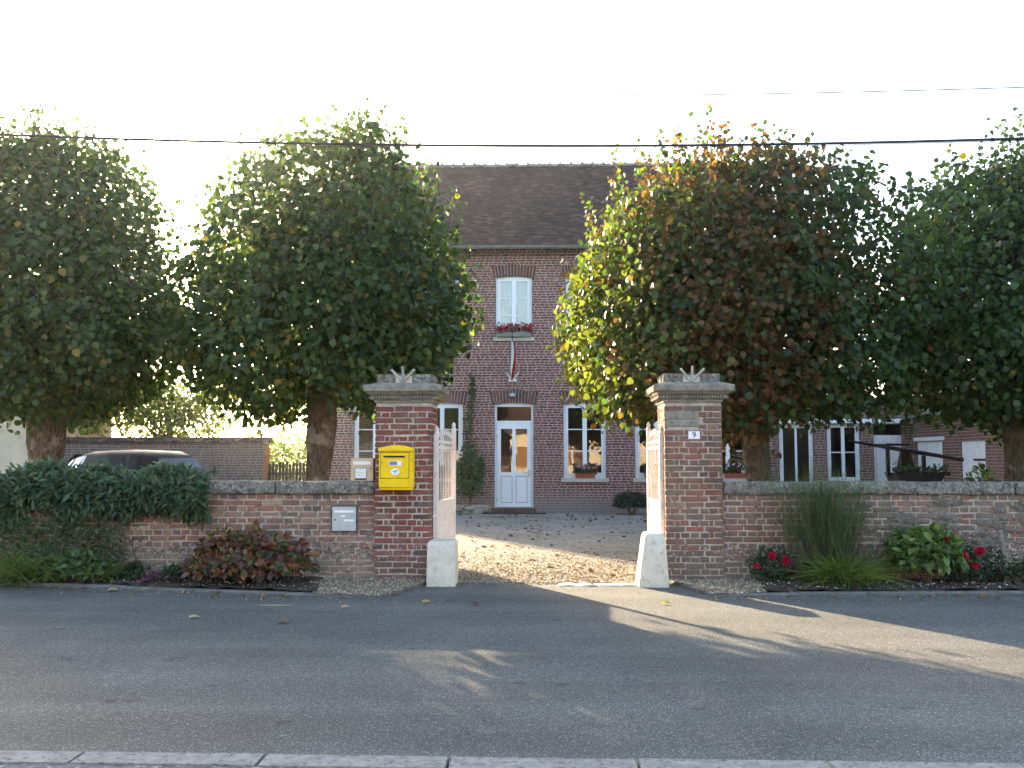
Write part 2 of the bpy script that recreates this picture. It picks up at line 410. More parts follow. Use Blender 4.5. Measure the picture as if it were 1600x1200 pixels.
def box(name, mat, parent, x0, x1, y0, y1, z0, z1, bevel=0.0):
    return MB().box(x0, x1, y0, y1, z0, z1).build(name, mat, parent, bevel=bevel)
def rough_box(name, mat, parent, x0, x1, y0, y1, z0, z1, bevel=.02, amp=.008, step=.12, seed=0, fr=6.0):
    bm = bmesh.new()
    bmesh.ops.create_cube(bm, size=1)
    for v in bm.verts: v.co = Vector(((x0 + x1) / 2 + v.co.x * (x1 - x0), (y0 + y1) / 2 + v.co.y * (y1 - y0), (z0 + z1) / 2 + v.co.z * (z1 - z0)))
    for ax, L in ((0, x1 - x0), (1, y1 - y0), (2, z1 - z0)):
        k = max(0, int(L / step))
        for i in range(1, k + 1):
            co = Vector((x0, y0, z0)); no = Vector((0, 0, 0)); no[ax] = 1; co[ax] += L * i / (k + 1)
            bmesh.ops.bisect_plane(bm, geom=bm.verts[:] + bm.edges[:] + bm.faces[:], plane_co=co, plane_no=no)
    bmesh.ops.bevel(bm, geom=[e for e in bm.edges if len(e.link_faces) == 2 and e.calc_face_angle(0) > .6], offset=bevel, segments=2, affect='EDGES', profile=.6)
    for v in bm.verts:
        q = v.co * fr + Vector((seed * 7.1, seed * 3.3, 0))
        v.co += Vector((mnoise.noise(q), mnoise.noise(q + Vector((31, 0, 0))), mnoise.noise(q + Vector((0, 57, 0))))) * amp
    bmesh.ops.recalc_face_normals(bm, faces=bm.faces)
    o0 = wloc(parent) if parent is not None else Vector((0, 0, 0))
    me = bpy.data.meshes.new(name)
    for v in bm.verts: v.co -= o0
    bm.to_mesh(me); bm.free(); me.materials.append(mat)
    me.polygons.foreach_set('use_smooth', [True] * len(me.polygons))
    ob = bpy.data.objects.new(name, me); COL.objects.link(ob)
    if parent is not None: ob.parent = parent
    return ob
def sheet(name, mat, poly, z, kind='structure', sub=0, amp=0.0):
    m = MB(); m.add([(p[0], p[1], z) for p in poly], [tuple(range(len(poly)))])
    o = m.build(name, mat)
    if sub:
        bm = bmesh.new(); bm.from_mesh(o.data)
        bmesh.ops.triangulate(bm, faces=bm.faces)
        for _ in range(sub):
            bmesh.ops.subdivide_edges(bm, edges=[e for e in bm.edges if e.calc_length() > .12], cuts=1, use_grid_fill=True)
        bmesh.ops.triangulate(bm, faces=bm.faces)
        for v in bm.verts: v.co.z += amp * (mnoise.noise(v.co * 5) + .6 * mnoise.noise(v.co * 14) + .5)
        bm.to_mesh(o.data); bm.free()
    return tag(o, kind=kind)

# --- leaves and blades --------------------------------------------------
T_HEART = (np.array([(0, 0, 0), (-.30, .02, .05), (-.50, .36, .10), (-.30, .74, .07), (0, 1.0, -.10), (.30, .74, .07), (.50, .36, .10), (.30, .02, .05), (0, .5, 0)], float),
           [(0, 8, 2, 1), (8, 4, 3, 2), (0, 7, 6, 8), (8, 6, 5, 4)])
T_LANCE = (np.array([(0, 0, 0), (-.17, .35, .05), (-.12, .72, .03), (0, 1.0, -.12), (.12, .72, .03), (.17, .35, .05)], float), [(0, 3, 2, 1), (0, 5, 4, 3)])
T_OVAL = (np.array([(0, 0, 0), (-.30, .34, .07), (-.24, .7, .05), (0, 1.0, -.10), (.24, .7, .05), (.30, .34, .07)], float), [(0, 3, 2, 1), (0, 5, 4, 3)])
def nrm(a): return a / np.maximum(np.linalg.norm(a, axis=1, keepdims=True), 1e-9)
def leafmesh(name, P, N, T, S, C, tmpl, mat, parent=None, origin=None):
    tv, tf = tmpl
    n = len(P); k = len(tv)
    T = nrm(T); N = N - (N * T).sum(1, keepdims=True) * T; N = nrm(N); B = np.cross(T, N)
    V = (P[:, None, :] + S[:, None, None] * (tv[None, :, 0:1] * B[:, None, :] + tv[None, :, 1:2] * T[:, None, :] + tv[None, :, 2:3] * N[:, None, :]))
    o0 = np.array(wloc(parent) if parent is not None else (origin or (0, 0, 0)), float)
    V = (V - o0).reshape(-1, 3)
    nf = len(tf); fl = np.array(tf)
    idx = (fl[None] + (np.arange(n) * k)[:, None, None]).reshape(-1)
    me = bpy.data.meshes.new(name)
    me.vertices.add(n * k); me.vertices.foreach_set('co', V.ravel())
    me.loops.add(len(idx)); me.loops.foreach_set('vertex_index', idx.astype(np.int32))
    me.polygons.add(n * nf); me.polygons.foreach_set('loop_start', (np.arange(n * nf) * 4).astype(np.int32))
    me.update(calc_edges=True); me.validate()
    at_ = me.color_attributes.new('Col', 'FLOAT_COLOR', 'POINT')
    cc = np.ones((n, k, 4), np.float32); cc[:, :, :3] = C[:, None, :]
    at_.data.foreach_set('color', cc.ravel())
    me.materials.append(mat)
    ob = bpy.data.objects.new(name, me); COL.objects.link(ob)
    if parent is not None: ob.parent = parent
    else: ob.location = o0
    return ob
def blades(name, P, D, L, W, bend, C, mat, parent=None, seg=4, origin=None):
    """curved tapering strips: roots P, directions D, lengths L, widths W, droop bend"""
    n = len(P); D = nrm(D)
    side = nrm(np.cross(D, rng.normal(size=(n, 3))))
    ts = np.linspace(0, 1, seg + 1)
    V = np.zeros((n, seg + 1, 2, 3))
    hz = D.copy(); hz[:, 2] = 0; hz = nrm(hz + 1e-6)
    for i, t in enumerate(ts):
        c = P + D * (L * t)[:, None] + hz * (bend * L * t * t * .5)[:, None]; c[:, 2] -= bend * L * t * t * .6
        ww = (W * (1 - .9 * t ** 1.5))[:, None] * side * .5
        V[:, i, 0] = c - ww; V[:, i, 1] = c + ww
    k = (seg + 1) * 2
    o0 = np.array(wloc(parent) if parent is not None else (origin or (0, 0, 0)), float)
    fl = np.array([(2 * i, 2 * i + 1, 2 * i + 3, 2 * i + 2) for i in range(seg)])
    idx = (fl[None] + (np.arange(n) * k)[:, None, None]).reshape(-1)
    me = bpy.data.meshes.new(name)
    me.vertices.add(n * k); me.vertices.foreach_set('co', (V.reshape(-1, 3) - o0).ravel())
    me.loops.add(len(idx)); me.loops.foreach_set('vertex_index', idx.astype(np.int32))
    me.polygons.add(n * seg); me.polygons.foreach_set('loop_start', (np.arange(n * seg) * 4).astype(np.int32))
    me.update(calc_edges=True)
    at_ = me.color_attributes.new('Col', 'FLOAT_COLOR', 'POINT')
    cc = np.ones((n, k, 4), np.float32); cc[:, :, :3] = C[:, None, :]
    at_.data.foreach_set('color', cc.ravel())
    me.materials.append(mat)
    ob = bpy.data.objects.new(name, me); COL.objects.link(ob)
    if parent is not None: ob.parent = parent
    else: ob.location = o0
    return ob
def palette(n, cols, weights, jit=.18):
    cols = np.array(cols, float); i = rng.choice(len(cols), n, p=np.array(weights) / sum(weights))
    return cols[i] * (1 + rng.normal(size=(n, 1)) * jit).clip(.5, 1.6)
def scatter(centers, per, spread):
    c = np.repeat(centers, per, 0)
    return c + rng.normal(size=c.shape) * spread
def vnoise(P, s, seed=0):
    return np.array([mnoise.noise(Vector(p) * s + Vector((seed * 13.7, 0, 0))) for p in P])
def pebbles(name, P, S, mat, parent=None):
    """small uneven octahedral stones"""
    base = np.array([(1, 0, 0), (0, 1, 0), (-1, 0, 0), (0, -1, 0), (0, 0, .7), (0, 0, -.7)], float)
    fs = [(0, 1, 4), (1, 2, 4), (2, 3, 4), (3, 0, 4), (1, 0, 5), (2, 1, 5), (3, 2, 5), (0, 3, 5)]
    n = len(P); o0 = np.array(wloc(parent) if parent is not None else (0, 0, 0), float)
    V = P[:, None] - o0 + base[None] * S[:, None, None] * (1 + rng.normal(size=(n, 6, 1)) * .3).clip(.4, 1.7) * (1 + rng.normal(size=(n, 1, 3)) * .2)
    idx = (np.array(fs)[None] + (np.arange(n) * 6)[:, None, None]).reshape(-1)
    me = bpy.data.meshes.new(name)
    me.vertices.add(n * 6); me.vertices.foreach_set('co', V.reshape(-1))
    me.loops.add(len(idx)); me.loops.foreach_set('vertex_index', idx.astype(np.int32))
    me.polygons.add(n * 8); me.polygons.foreach_set('loop_start', (np.arange(n * 8) * 3).astype(np.int32))
    me.update(calc_edges=True); me.materials.append(mat)
    ob = bpy.data.objects.new(name, me); COL.objects.link(ob)
    if parent is not None: ob.parent = parent
    return ob
def text_mesh(name, body, size, mat, parent, loc, rot=(math.pi / 2, 0, 0)):
    cu = bpy.data.curves.new(name, 'FONT'); cu.body = body; cu.size = size; cu.align_x = 'CENTER'; cu.align_y = 'CENTER'; cu.extrude = .0006; cu.offset = size * .012
    tmp = bpy.data.objects.new(name + '_curve', cu); COL.objects.link(tmp)
    dg = bpy.context.evaluated_depsgraph_get()
    me = bpy.data.meshes.new_from_object(tmp.evaluated_get(dg))
    bpy.data.objects.remove(tmp)
    me.materials.clear(); me.materials.append(mat)
    o = child(name, me, parent, Vector(loc) - wloc(parent), rot)
    return o

# ================================================================ ground
WY = 11.83                # front plane of the street wall
HY = 26.4                 # house facade plane
tag(MB().quad((-150, -150, -.05), (150, -150, -.05), (150, 150, -.05), (-150, 150, -.05)).build('ground', M_GROUND), kind='structure')
sheet('road', M_ASPHALT, [(-60, 4.0), (60, 4.0), (60, 11.72), (-60, 11.72)], 0.0)
KL = [gr(-900, 900), gr(0, 914), gr(300, 926), gr(592, 937), gr(668, 913)]
KR = [gr(1040, 909), gr(1112, 933), gr(1600, 930), gr(2500, 930)]
yard = sheet('courtyard', M_GRAVEL, [(-22, 11.70), (16, 11.70), (16, 27.5), (-22, 27.5)], .004)

def kerb_line(name, pts, h, wdt, mat, L, parent, jit=.004):
    k = 0
    for a, b in zip(pts[:-1], pts[1:]):
        d = (b - a); ln = d.length; d.normalize(); nn = Vector((-d.y, d.x, 0))
        if nn.y < 0: nn = -nn
        num = max(1, round(ln / L))
        if ln > 30: continue
        for i in range(num):
            p0 = a + d * (ln * i / num + .004); p1 = a + d * (ln * (i + 1) / num - .004)
            hh = h + random.uniform(-jit, jit)
            m = MB(); m.rings([[p0 + Vector((0, 0, -.05)), p1 + Vector((0, 0, -.05)), p1 + nn * wdt + Vector((0, 0, -.05)), p0 + nn * wdt + Vector((0, 0, -.05))],
                               [p0 + Vector((0, 0, hh - .02)), p1 + Vector((0, 0, hh - .02)), p1 + nn * wdt + Vector((0, 0, hh - .02)), p0 + nn * wdt + Vector((0, 0, hh - .02))],
                               [p0 + nn * .02 + Vector((0, 0, hh)), p1 + nn * .02 + Vector((0, 0, hh)), p1 + nn * wdt + Vector((0, 0, hh)), p0 + nn * wdt + Vector((0, 0, hh))]])
            m.build('kerb_stone', mat, parent)
far_kerb = tag(empty('kerb', (0, 10, 0)), kind='structure')
kerb_line('kerb', KL, .04, .10, M_CONC, 1.0, far_kerb)
kerb_line('kerb', KR, .04, .10, M_CONC, 1.0, far_kerb)
near_kerb = tag(empty('kerb', (0, 4.5, 0)), kind='structure')
jp = gr(705, 1175, .1).x; pitch = .905
for i in range(-9, 10):
    x0 = jp + i * pitch + .007; x1 = jp + (i + 1) * pitch - .007
    ya = 4.66 - .014 * x0; yb = 4.66 - .014 * x1
    dz = random.uniform(-.003, .003)
    m = MB(); m.rings([[(x0, ya - .2, -.1), (x1, yb - .2, -.1), (x1, yb, -.1), (x0, ya, -.1)],
                       [(x0, ya - .2, .1 + dz), (x1, yb - .2, .1 + dz), (x1, yb, .075 + dz), (x0, ya, .075 + dz)],
                       [(x0 + .004, ya - .2, .102 + dz), (x1 - .004, yb - .2, .102 + dz), (x1 - .004, yb - .035, .102 + dz), (x0 + .004, ya - .035, .102 + dz)]])
    m.build('kerb_stone', M_CONC2, near_kerb)
tag(MB().quad((-60, -7.5, .094), (60, -7.5, .094), (60, 4.47 - .84, .094), (10, 4.32, .094), (-10, 4.60, .094), (-60, 4.47 + .84, .094)).build('pavement', M_PAVE), kind='structure')

# flower beds and gravel strips in front of the walls
lx = X(490, 11.2); rx = X(1195, 11.2)
def off(p, d): return (p.x, p.y + d)
kl3 = KL[2].lerp(KL[3], .66)
sheet('flower_bed', M_SOIL, [off(KL[0], .08), off(KL[1], .08), off(KL[2], .08), off(kl3, .08), (lx, WY - .02), (-30, WY - .02)], .035, sub=6, amp=.035)
sheet('gravel_strip', M_GRAVEL2, [off(kl3, .08), off(KL[3], .08), off(KL[4], .06), (X(672, WY), WY - .02), (lx, WY - .02)], .040)
krm = KR[1].lerp(KR[2], .18)
sheet('flower_bed', M_SOIL, [off(krm, .08), off(KR[2], .08), off(KR[3], .08), (16, WY - .02), (rx, WY - .02)], .035, sub=6, amp=.035)
sheet('gravel_strip', M_GRAVEL2, [off(KR[0], .06), off(KR[1], .08), off(krm, .08), (rx, WY - .02), (X(1042, WY), WY - .02)], .040)
# loose pebbles on the strips and at the gate mouth
def tri_pts(poly, n):
    poly = np.array(poly, float); c = poly.mean(0); out = []
    tr = [(c, poly[i], poly[(i + 1) % len(poly)]) for i in range(len(poly))]
    ar = np.array([abs(np.cross(b - a, d - a)) for a, b, d in tr]); pick = rng.choice(len(tr), n, p=ar / ar.sum())
    u = rng.random((n, 2)); f = u.sum(1) > 1; u[f] = 1 - u[f]
    return np.array([tr[k][0] + (tr[k][1] - tr[k][0]) * a + (tr[k][2] - tr[k][0]) * b for k, (a, b) in zip(pick, u)])
pp = np.concatenate([tri_pts([off(kl3, .0), off(KL[3], -.02), off(KL[4], 0), (X(672, WY), WY - .02), (lx - .2, WY - .02)], 2200),
                     tri_pts([off(KR[0], .0), off(KR[1], -.02), off(krm, .05), (rx + .2, WY - .02), (X(1042, WY), WY - .02)], 1800)])
P = np.column_stack([pp, np.full(len(pp), .044)])
tag(pebbles('loose_gravel', P, rng.uniform(.006, .017, len(P)), M_PEBBLE), 'loose beige gravel on the strips beside the gate piers', 'gravel', kind='stuff')
yp = np.column_stack([rng.uniform(-1.5, 1.6, 5000), 11.55 + rng.gamma(1.2, 1.3, 5000), np.full(5000, .008)])
tag(pebbles('yard_pebbles', yp, rng.uniform(.005, .014, 5000), M_PEBBLE), 'loose pale pebbles scattered over the courtyard by the gate', 'gravel', kind='stuff')
sd = tri_pts([off(KL[1], .1), off(KL[2], .1), off(kl3, .1), (lx, WY - .05), (X(-20, WY), WY - .05)], 420)
sd2 = tri_pts([off(krm, .1), off(KR[2], .1), (X(1640, WY), WY - .05), (rx, WY - .05)], 420)
sd = np.concatenate([sd, sd2])
tag(pebbles('bed_stones', np.column_stack([sd, np.full(len(sd), .07)]), rng.uniform(.004, .016, len(sd)), M_FLINT), 'small stones strewn over the dark soil of the beds', 'stones', kind='stuff')
gn = 900
gx = rng.uniform(X(-60, 10), X(1660, 10), gn); gt_ = rng.random(gn)
gyy = np.interp(gx, [p.x for p in KL + KR][1:], [p.y for p in KL + KR][1:]) - .03 - rng.gamma(1.0, .22, gn)
tag(pebbles('road_grit', np.column_stack([gx, gyy, np.full(gn, .004)]), rng.uniform(.003, .010, gn), M_PEBBLE), 'loose grit lying on the asphalt along the far kerb', 'grit', kind='stuff')
gx = rng.uniform(-9, 9, 500); tag(pebbles('road_chips', np.column_stack([gx, rng.uniform(4.8, 10.5, 500), np.full(500, .003)]), rng.uniform(.002, .006, 500), M_PEBBLE), 'tiny pale stone chips dotted over the road', 'grit', kind='stuff')
th = rough_box('threshold_stone', M_BUFFER, None, X(872, 11.6), X(1000, 11.6), 11.40, 11.60, -.03, .012, .008, .03, .07, 3, 9.0)
tag(th, 'long pale worn stone slab across the gate mouth', 'threshold')

# ================================================================ bricks
def brick_mesh(L, H, D, mat, seed, ch=.008):
    r = random.Random(seed)
    def j(a=.006): return r.uniform(-a, a)
    a, b = L / 2, H / 2
    vs = []
    for (sx, sz) in ((-1, -1), (1, -1), (1, 1), (-1, 1)): vs.append((sx * a, D, sz * b))
    for (sx, sz) in ((-1, -1), (1, -1), (1, 1), (-1, 1)): vs.append((sx * a + j(), ch + j(.002), sz * b + j(.002)))
    for (sx, sz) in ((-1, -1), (1, -1), (1, 1), (-1, 1)): vs.append((sx * (a - ch) + j(.007), j(.004), sz * (b - ch) + j(.005)))
    fs = []
    for k in range(4):
        k2 = (k + 1) % 4
        fs += [(k, k2, 4 + k2, 4 + k), (4 + k, 4 + k2, 8 + k2, 8 + k)]
    fs.append((8, 9, 10, 11))
    me = bpy.data.meshes.new('brick'); me.from_pydata(vs, [], fs); me.materials.append(mat); me.update()
    return me, vs, fs
def brickset(mat, base):
    S = {}
    for typ, L in (('s', .226), ('h', .106), ('q', .05)):
        S[typ] = [brick_mesh(L, .063, .035, mat, base + 17 * i + len(typ) + int(L * 1000)) for i in range(5)]
    return S
CP = .0757
def lay(parent, mats, items, maxn=300):
    """items: (type, x, y, z, rotz, priority); the best seen become single bricks, the rest one joined part"""
    S = mats
    items = sorted(items, key=lambda t: t[5])
    o0 = wloc(parent); rest = MB()
    for n, (typ, x, y, z, rz, _) in enumerate(items):
        var = random.choice(S[typ])
        dz = random.uniform(-.004, .004); rr = random.uniform(-.02, .02); y += random.uniform(-.003, .004) if abs(rz) < .1 else 0
        if n < maxn - 4:
            child('brick', var[0], parent, Vector((x, y, z + dz)) - o0, (0, rr, rz))
        else:
            mt = Matrix.Translation((x, y, z + dz)) @ Euler((0, rr, rz)).to_matrix().to_4x4()
            rest.add([mt @ Vector(v) for v in var[1]], var[2])
    if rest.v:
        tag(rest.build('brickwork', S['s'][0][0].materials[0], parent, fixn=False), kind='stuff')
def rows(x0, x1, z0, z1):
    n = int(round((z1 - z0) / CP))
    for i in range(n):
        z = z0 + (i + .5) * CP
        if i % 2 == 0:
            x = x0 + random.uniform(0, .02)
            x += .0
            while x < x1 - .05:
                L = min(.24, x1 - x); yield ('s' if L > .18 else ('h' if L > .09 else 'q'), x + L / 2, z); x += L
        else:
            x = x0 + .06
            yield ('q', x0 + .03, z)
            while x < x1 - .03:
                if random.random() < .12 and x1 - x > .3: L = .24
                else: L = min(.12, x1 - x)
                yield ('s' if L > .18 else ('h' if L > .08 else 'q'), x + L / 2, z); x += L

# street walls -------------------------------------------------------------
COPB, COPT = 1.085, 1.245
def street_wall(name, x0, x1, label, mats, facing_left, corefr):
    w_ = empty(name, ((x0 + x1) / 2, WY, 0), label, 'wall')
    box('core', M_MORTAR, w_, x0, x1, WY + .007, WY + .34, 0, COPB)
    it = []
    for typ, x, z in rows(x0, x1, .03, COPB):
        px = 840 + x * 122.6
        pr = abs(x) + (100 if (px < 330 and 720 < 715 + (1.55 - z) * 122.6 < 800) else 0) + (50 if z < .1 else 0)
        it.append((typ, x, WY, z, 0, pr))
    lay(w_, mats, it)
    x = x1 if facing_left else x0; k = 0
    while (x > x0 + .05) if facing_left else (x < x1 - .05):
        L = random.uniform(.95, 1.35)
        a, b = (max(x0, x - L), x - .008) if facing_left else (x + .008, min(x1, x + L))
        rough_box('coping_stone', M_STONE, w_, a, b, WY - .045 + random.uniform(-.006, .006), WY + .39, COPB, COPT + random.uniform(-.006, .006), .03, .011, .09, k + (50 if facing_left else 0))
        x = a if facing_left else b; k += 1
    # flint band set in cement along the foot
    n = int((x1 - x0) * 260)
    P = np.column_stack([rng.uniform(x0, x1, n), np.full(n, WY - .001) + rng.uniform(-.004, .008, n), np.clip(rng.normal(.36, .05, n), .2, .5)])
    tag(pebbles('flint_band', P, rng.uniform(.006, .017, n), M_FLINT, w_), kind='stuff')
    return w_
PLX0, PLX1 = X(587, WY), X(675, WY)
PRX0, PRX1 = X(1038, WY), X(1128, WY)
wall_l = street_wall('brick_wall', X(-420, WY), PLX0, 'low brown brick street wall with grey coping, left of the gate', brickset(M_WALL, 100), True, M_MORTAR)
wall_r = street_wall('brick_wall', PRX1, X(1990, WY), 'low weathered brick street wall with grey coping, right of the gate', brickset(M_WALL2, 300), False, M_MORTAR)
# crumbling cement smeared over parts of the right wall
sm = MB()
for k in range(80):
    cx = X(1290, WY) + (X(1680, WY) - X(1290, WY)) * rng.random() ** .75; cz = rng.uniform(.12, 1.03)
    n = 14; rx_, rz_ = rng.uniform(.04, .22), rng.uniform(.018, .075)
    ring = []
    for i in range(n):
        a = 2 * math.pi * i / n; q = 1 + .7 * mnoise.noise(Vector((math.cos(a) * 1.9 + k * 9, math.sin(a) * 1.3, k)))
        ring.append((cx + rx_ * q * math.cos(a), min(1.07, max(.05, cz + rz_ * q * math.sin(a)))))
    r1 = [(x, WY + .004, z) for x, z in ring]; yo = WY - .004 - .00006 * k; r2 = [(cx + (x - cx) * .85, yo, cz + (z - cz) * .8) for x, z in ring]
    sm.rings([r1, r2], True, False)
tag(sm.build('cement_patches', M_CEMENT, wall_r, smooth=True), kind='stuff')

# gate piers -----------------------------------------------------------------
PTOP = 2.245
def pier(name, x0, x1, label, mats, inner, right):
    PY = WY - .05; dep = .70
    p = empty(name, ((x0 + x1) / 2, PY, 0), label, 'gate pier', 'brick piers of the gateway')
    box('core', M_MORTAR2 if not right else M_MORTAR, p, x0 + .008, x1 - .008, PY + .008, PY + dep - .008, 0, PTOP)
    it = []; n = int(PTOP / CP); wd = x1 - x0
    for i in range(n):
        z = .012 + (i + .5) * CP
        if right and 1.93 < z < 2.12 : skip = True
        else: skip = False
        def runs(w, kind):
            seq = [.24, .24, .24] if kind == 0 else random.choice([[.12, .06, .12, .12, .12, .06, .12], [.12, .06, .12, .12, .12, .06, .12], [.06, .12, .24, .12, .12, .06]])
            k = w / .72; u = 0; out = []
            for q in seq:
                out.append(('s' if q > .2 else ('h' if q > .1 else 'q'), (u + q / 2) * k + random.uniform(-.005, .005))); u += q
            return out
        for typ, u in runs(wd, i % 2):
            if skip and u < wd * .62: continue
            it.append((typ, x0 + u, PY, z, 0, 0))
        for typ, u in runs(dep, (i + 1) % 2):
            it.append((typ, x1 if inner > 0 else x0, PY + (u if inner > 0 else dep - u), z, math.pi / 2 if inner > 0 else -math.pi / 2, 1))
        for typ, u in runs(dep, (i + 1) % 2):
            it.append((typ, x0 if inner > 0 else x1, PY + (dep - u if inner > 0 else u), z, -math.pi / 2 if inner > 0 else math.pi / 2, 5 + (0 if z > 1.3 else 2)))
        for typ, u in runs(wd, i % 2):
            it.append((typ, x1 - u, PY + dep, z, math.pi, 9))
    lay(p, mats, it)
    if right:
        rough_box('stone_block', M_STONE2, p, x0 + .004, x0 + wd * .60, PY - .002, PY + .2, 2.03, 2.14, .008, .006, .08, 5)
        rough_box('stone_block', M_STONE2, p, x0 + .004, x0 + wd * .62, PY + .001, PY + .2, 1.935, 2.022, .012, .006, .08, 6)
    cx, cy = (x0 + x1) / 2, PY + dep / 2; hx, hy = wd / 2, dep / 2
    def sq(o, z): return [(cx - hx - o, cy - hy - o, z), (cx + hx + o, cy - hy - o, z), (cx + hx + o, cy + hy + o, z), (cx - hx - o, cy + hy + o, z)]
    cap = MB().rings([sq(-.01, PTOP), sq(.012, PTOP + .002), sq(.014, PTOP + .03), sq(.035, PTOP + .045), sq(.035, PTOP + .095), sq(.075, PTOP + .10), sq(.11, PTOP + .135), sq(.135, PTOP + .142), sq(.142, PTOP + .215), sq(.12, PTOP + .225), sq(-.02, PTOP + .262)])
    co = cap.build('cap', M_STONE2, p)
    bm = bmesh.new(); bm.from_mesh(co.data)
    bmesh.ops.subdivide_edges(bm, edges=[e for e in bm.edges if e.calc_length() > .3], cuts=9)
    bmesh.ops.bevel(bm, geom=[e for e in bm.edges if len(e.link_faces) == 2 and e.calc_face_angle(0) > .6], offset=.006, segments=1, affect='EDGES')
    for v in bm.verts:
        q = v.co * 7 + Vector((cx * 5, 0, 0)); v.co += Vector((mnoise.noise(q), mnoise.noise(q + Vector((9, 0, 0))), mnoise.noise(q + Vector((0, 9, 0))))) * .010
    bm.to_mesh(co.data); bm.free()
    d = MB(); nn = 22
    for i in range(nn):
        u = (i + .5) / nn
        for (ax, ay, sx) in ((cx - hx - .03 + u * (2 * hx + .06), cy - hy - .055, 1), (cx + hx + .055, cy - hy - .03 + u * (2 * hy + .06), 0), (cx - hx - .055, cy - hy - .03 + u * (2 * hy + .06), 0)):
            a, b = (.009, .024) if sx else (.024, .009)
            d.box(ax - a, ax + a, ay - b, ay + b, PTOP + .052, PTOP + .092)
    d.build('dentils', M_STONE2, co)
    rough_box('top_block', M_STONE, p, x0 + .0, x1 - .0, PY + .06, PY + dep - .06, PTOP + .25, PTOP + .375, .012, .010, .08, 8 + inner)
    # flag holder
    by = PY + .052; bx = cx - .01; bz = PTOP + .315
    h = box('flag_holder', M_STEEL, p, bx - .105, bx + .105, by - .012, by + .0075, bz - .055, bz + .035, .004)
    for a in (-36, 0, 36):
        dx = math.sin(R(a)); dz = math.cos(R(a))
        s0 = Vector((bx + dx * .03, by - .025, bz - .03)); e0 = s0 + Vector((dx * .22, -.09, dz * .17))
        MB().tube([s0, e0], .0165, 10).build('tube', M_STEEL, h, smooth=False)
    return p
pier_l = pier('gate_pier', PLX0, PLX1, 'red brick gate pier carrying the yellow letter box', brickset(M_PIER, 500), 1, False)
pier_r = pier('gate_pier', PRX0, PRX1, 'mottled brick gate pier with the white number nine plate', brickset(M_PIER2, 700), -1, True)

# wheel guards at the foot of the piers
def buffer_stone(px0, px1, tx0, tx1, ytop, label):
    Y0 = 11.30
    a, b = X(px0, Y0), X(px1, Y0); ta, tb = X(tx0, Y0 + .06), X(tx1, Y0 + .06); zt = Z(ytop, Y0)
    m = MB(); rs = []
    for t, z in ((0, -.02), (.3, zt * .3), (.6, zt * .6), (.93, zt * .93), (1, zt)):
        e = .02 if t == 1 else 0
        x0 = a + (ta - a) * t + e; x1 = b + (tb - b) * t - e; y0 = Y0 + .07 * t + e; y1 = Y0 + .46 - e
        rs.append([(x0, y0, z), (x1, y0, z), (x1, y1, z), (x0, y1, z)])
    m.rings(rs)
    o = m.build('wheel_guard', M_BUFFER, None, origin=((a + b) / 2, Y0 + .25, 0), bevel=.022, smooth=True)
    return tag(o, label, 'wheel guard', 'concrete wheel guards of the gateway')
buffer_stone(667, 712, 668, 712, 847, 'pale square concrete wheel guard at the foot of the yellow box pier')
buffer_stone(996, 1044, 1007, 1038, 834, 'pale tapering concrete wheel guard at the foot of the number plate pier')

# gate leaves
def gate_leaf(hx, hy, ang, label, sgn):
    g = empty('gate_leaf', (hx, hy, 0), label, 'gate', 'white iron gate leaves')
    L = 1.36
    d = Vector((math.sin(ang), math.cos(ang), 0)); nn = Vector((d.y, -d.x, 0))
    O = Vector((hx, hy, 0))
    def bar(name, u0, u1, z0, z1, t, parent=g):
        m = MB(); a = O + d * u0; b = O + d * u1
        m.rings([[a - nn * t + Vector((0, 0, z)), b - nn * t + Vector((0, 0, z)), b + nn * t + Vector((0, 0, z)), a + nn * t + Vector((0, 0, z))] for z in (z0, z1)])
        return m.build(name, M_GATE, parent)
    def spear(u, z0, z1, r, name):
        c = O + d * u
        m = MB().tube([c + Vector((0, 0, z0)), c + Vector((0, 0, z1 - .1)), c + Vector((0, 0, z1 - .095)), c + Vector((0, 0, z1 - .065)), c + Vector((0, 0, z1))],
                      [r, r, r * 2.2, r * 2.3, .002], 8)
        return m.build(name, M_GATE, g)
    for u, zt, nm in ((.03, 1.97, 'stile'), (L - .03, 2.06, 'stile')):
        st = bar(nm, u - .03, u + .03, .06, zt - .12, .03)
        c = O + d * u
        MB().tube([c + Vector((0, 0, zt - .12)), c + Vector((0, 0, zt - .10)), c + Vector((0, 0, zt - .08)), c + Vector((0, 0, zt - .04)), c + Vector((0, 0, zt))], [.036, .036, .022, .030, .003], 8).build('finial', M_GATE, st)
    for z0, z1 in ((1.74, 1.775), (1.665, 1.70), (.93, .985), (.80, .84), (.09, .15)):
        bar('rail', .061, L - .061, z0, z1, .014)
    n = 9
    for i in range(n):
        u = .06 + (L - .12) * (i + 1) / (n + 1)
        spear(u, .985 if True else 0, 1.93 + .02 * math.cos((i - 4) * .6), .0062, 'bar')
    s = bar('sheet', .061, L - .061, .151, .929, .004)
    for i in range(n + 1):
        u = .06 + (L - .12) * (i + .5) / (n + 1)
        bar('rib', u - .008, u + .008, .152, .798, .009, s)
    for z in (.8, 1.72):
        a = O + d * .0
        MB().tube([a + Vector((-sgn * .07, 0, z)), a + Vector((0, 0, z))], .014, 8).build('hinge', M_GATE, g)
    return g
GY = WY + .12
gate_leaf(X(681, GY), GY, math.atan2(X(709, GY + 1.33) - X(681, GY), 1.34), 'white iron gate leaf swung open beside the yellow letter box pier', 1)
gate_leaf(X(1034, GY), GY, math.atan2(X(1014, GY + 1.33) - X(1034, GY), 1.34), 'sunlit white iron gate leaf swung open beside the number plate pier', -1)

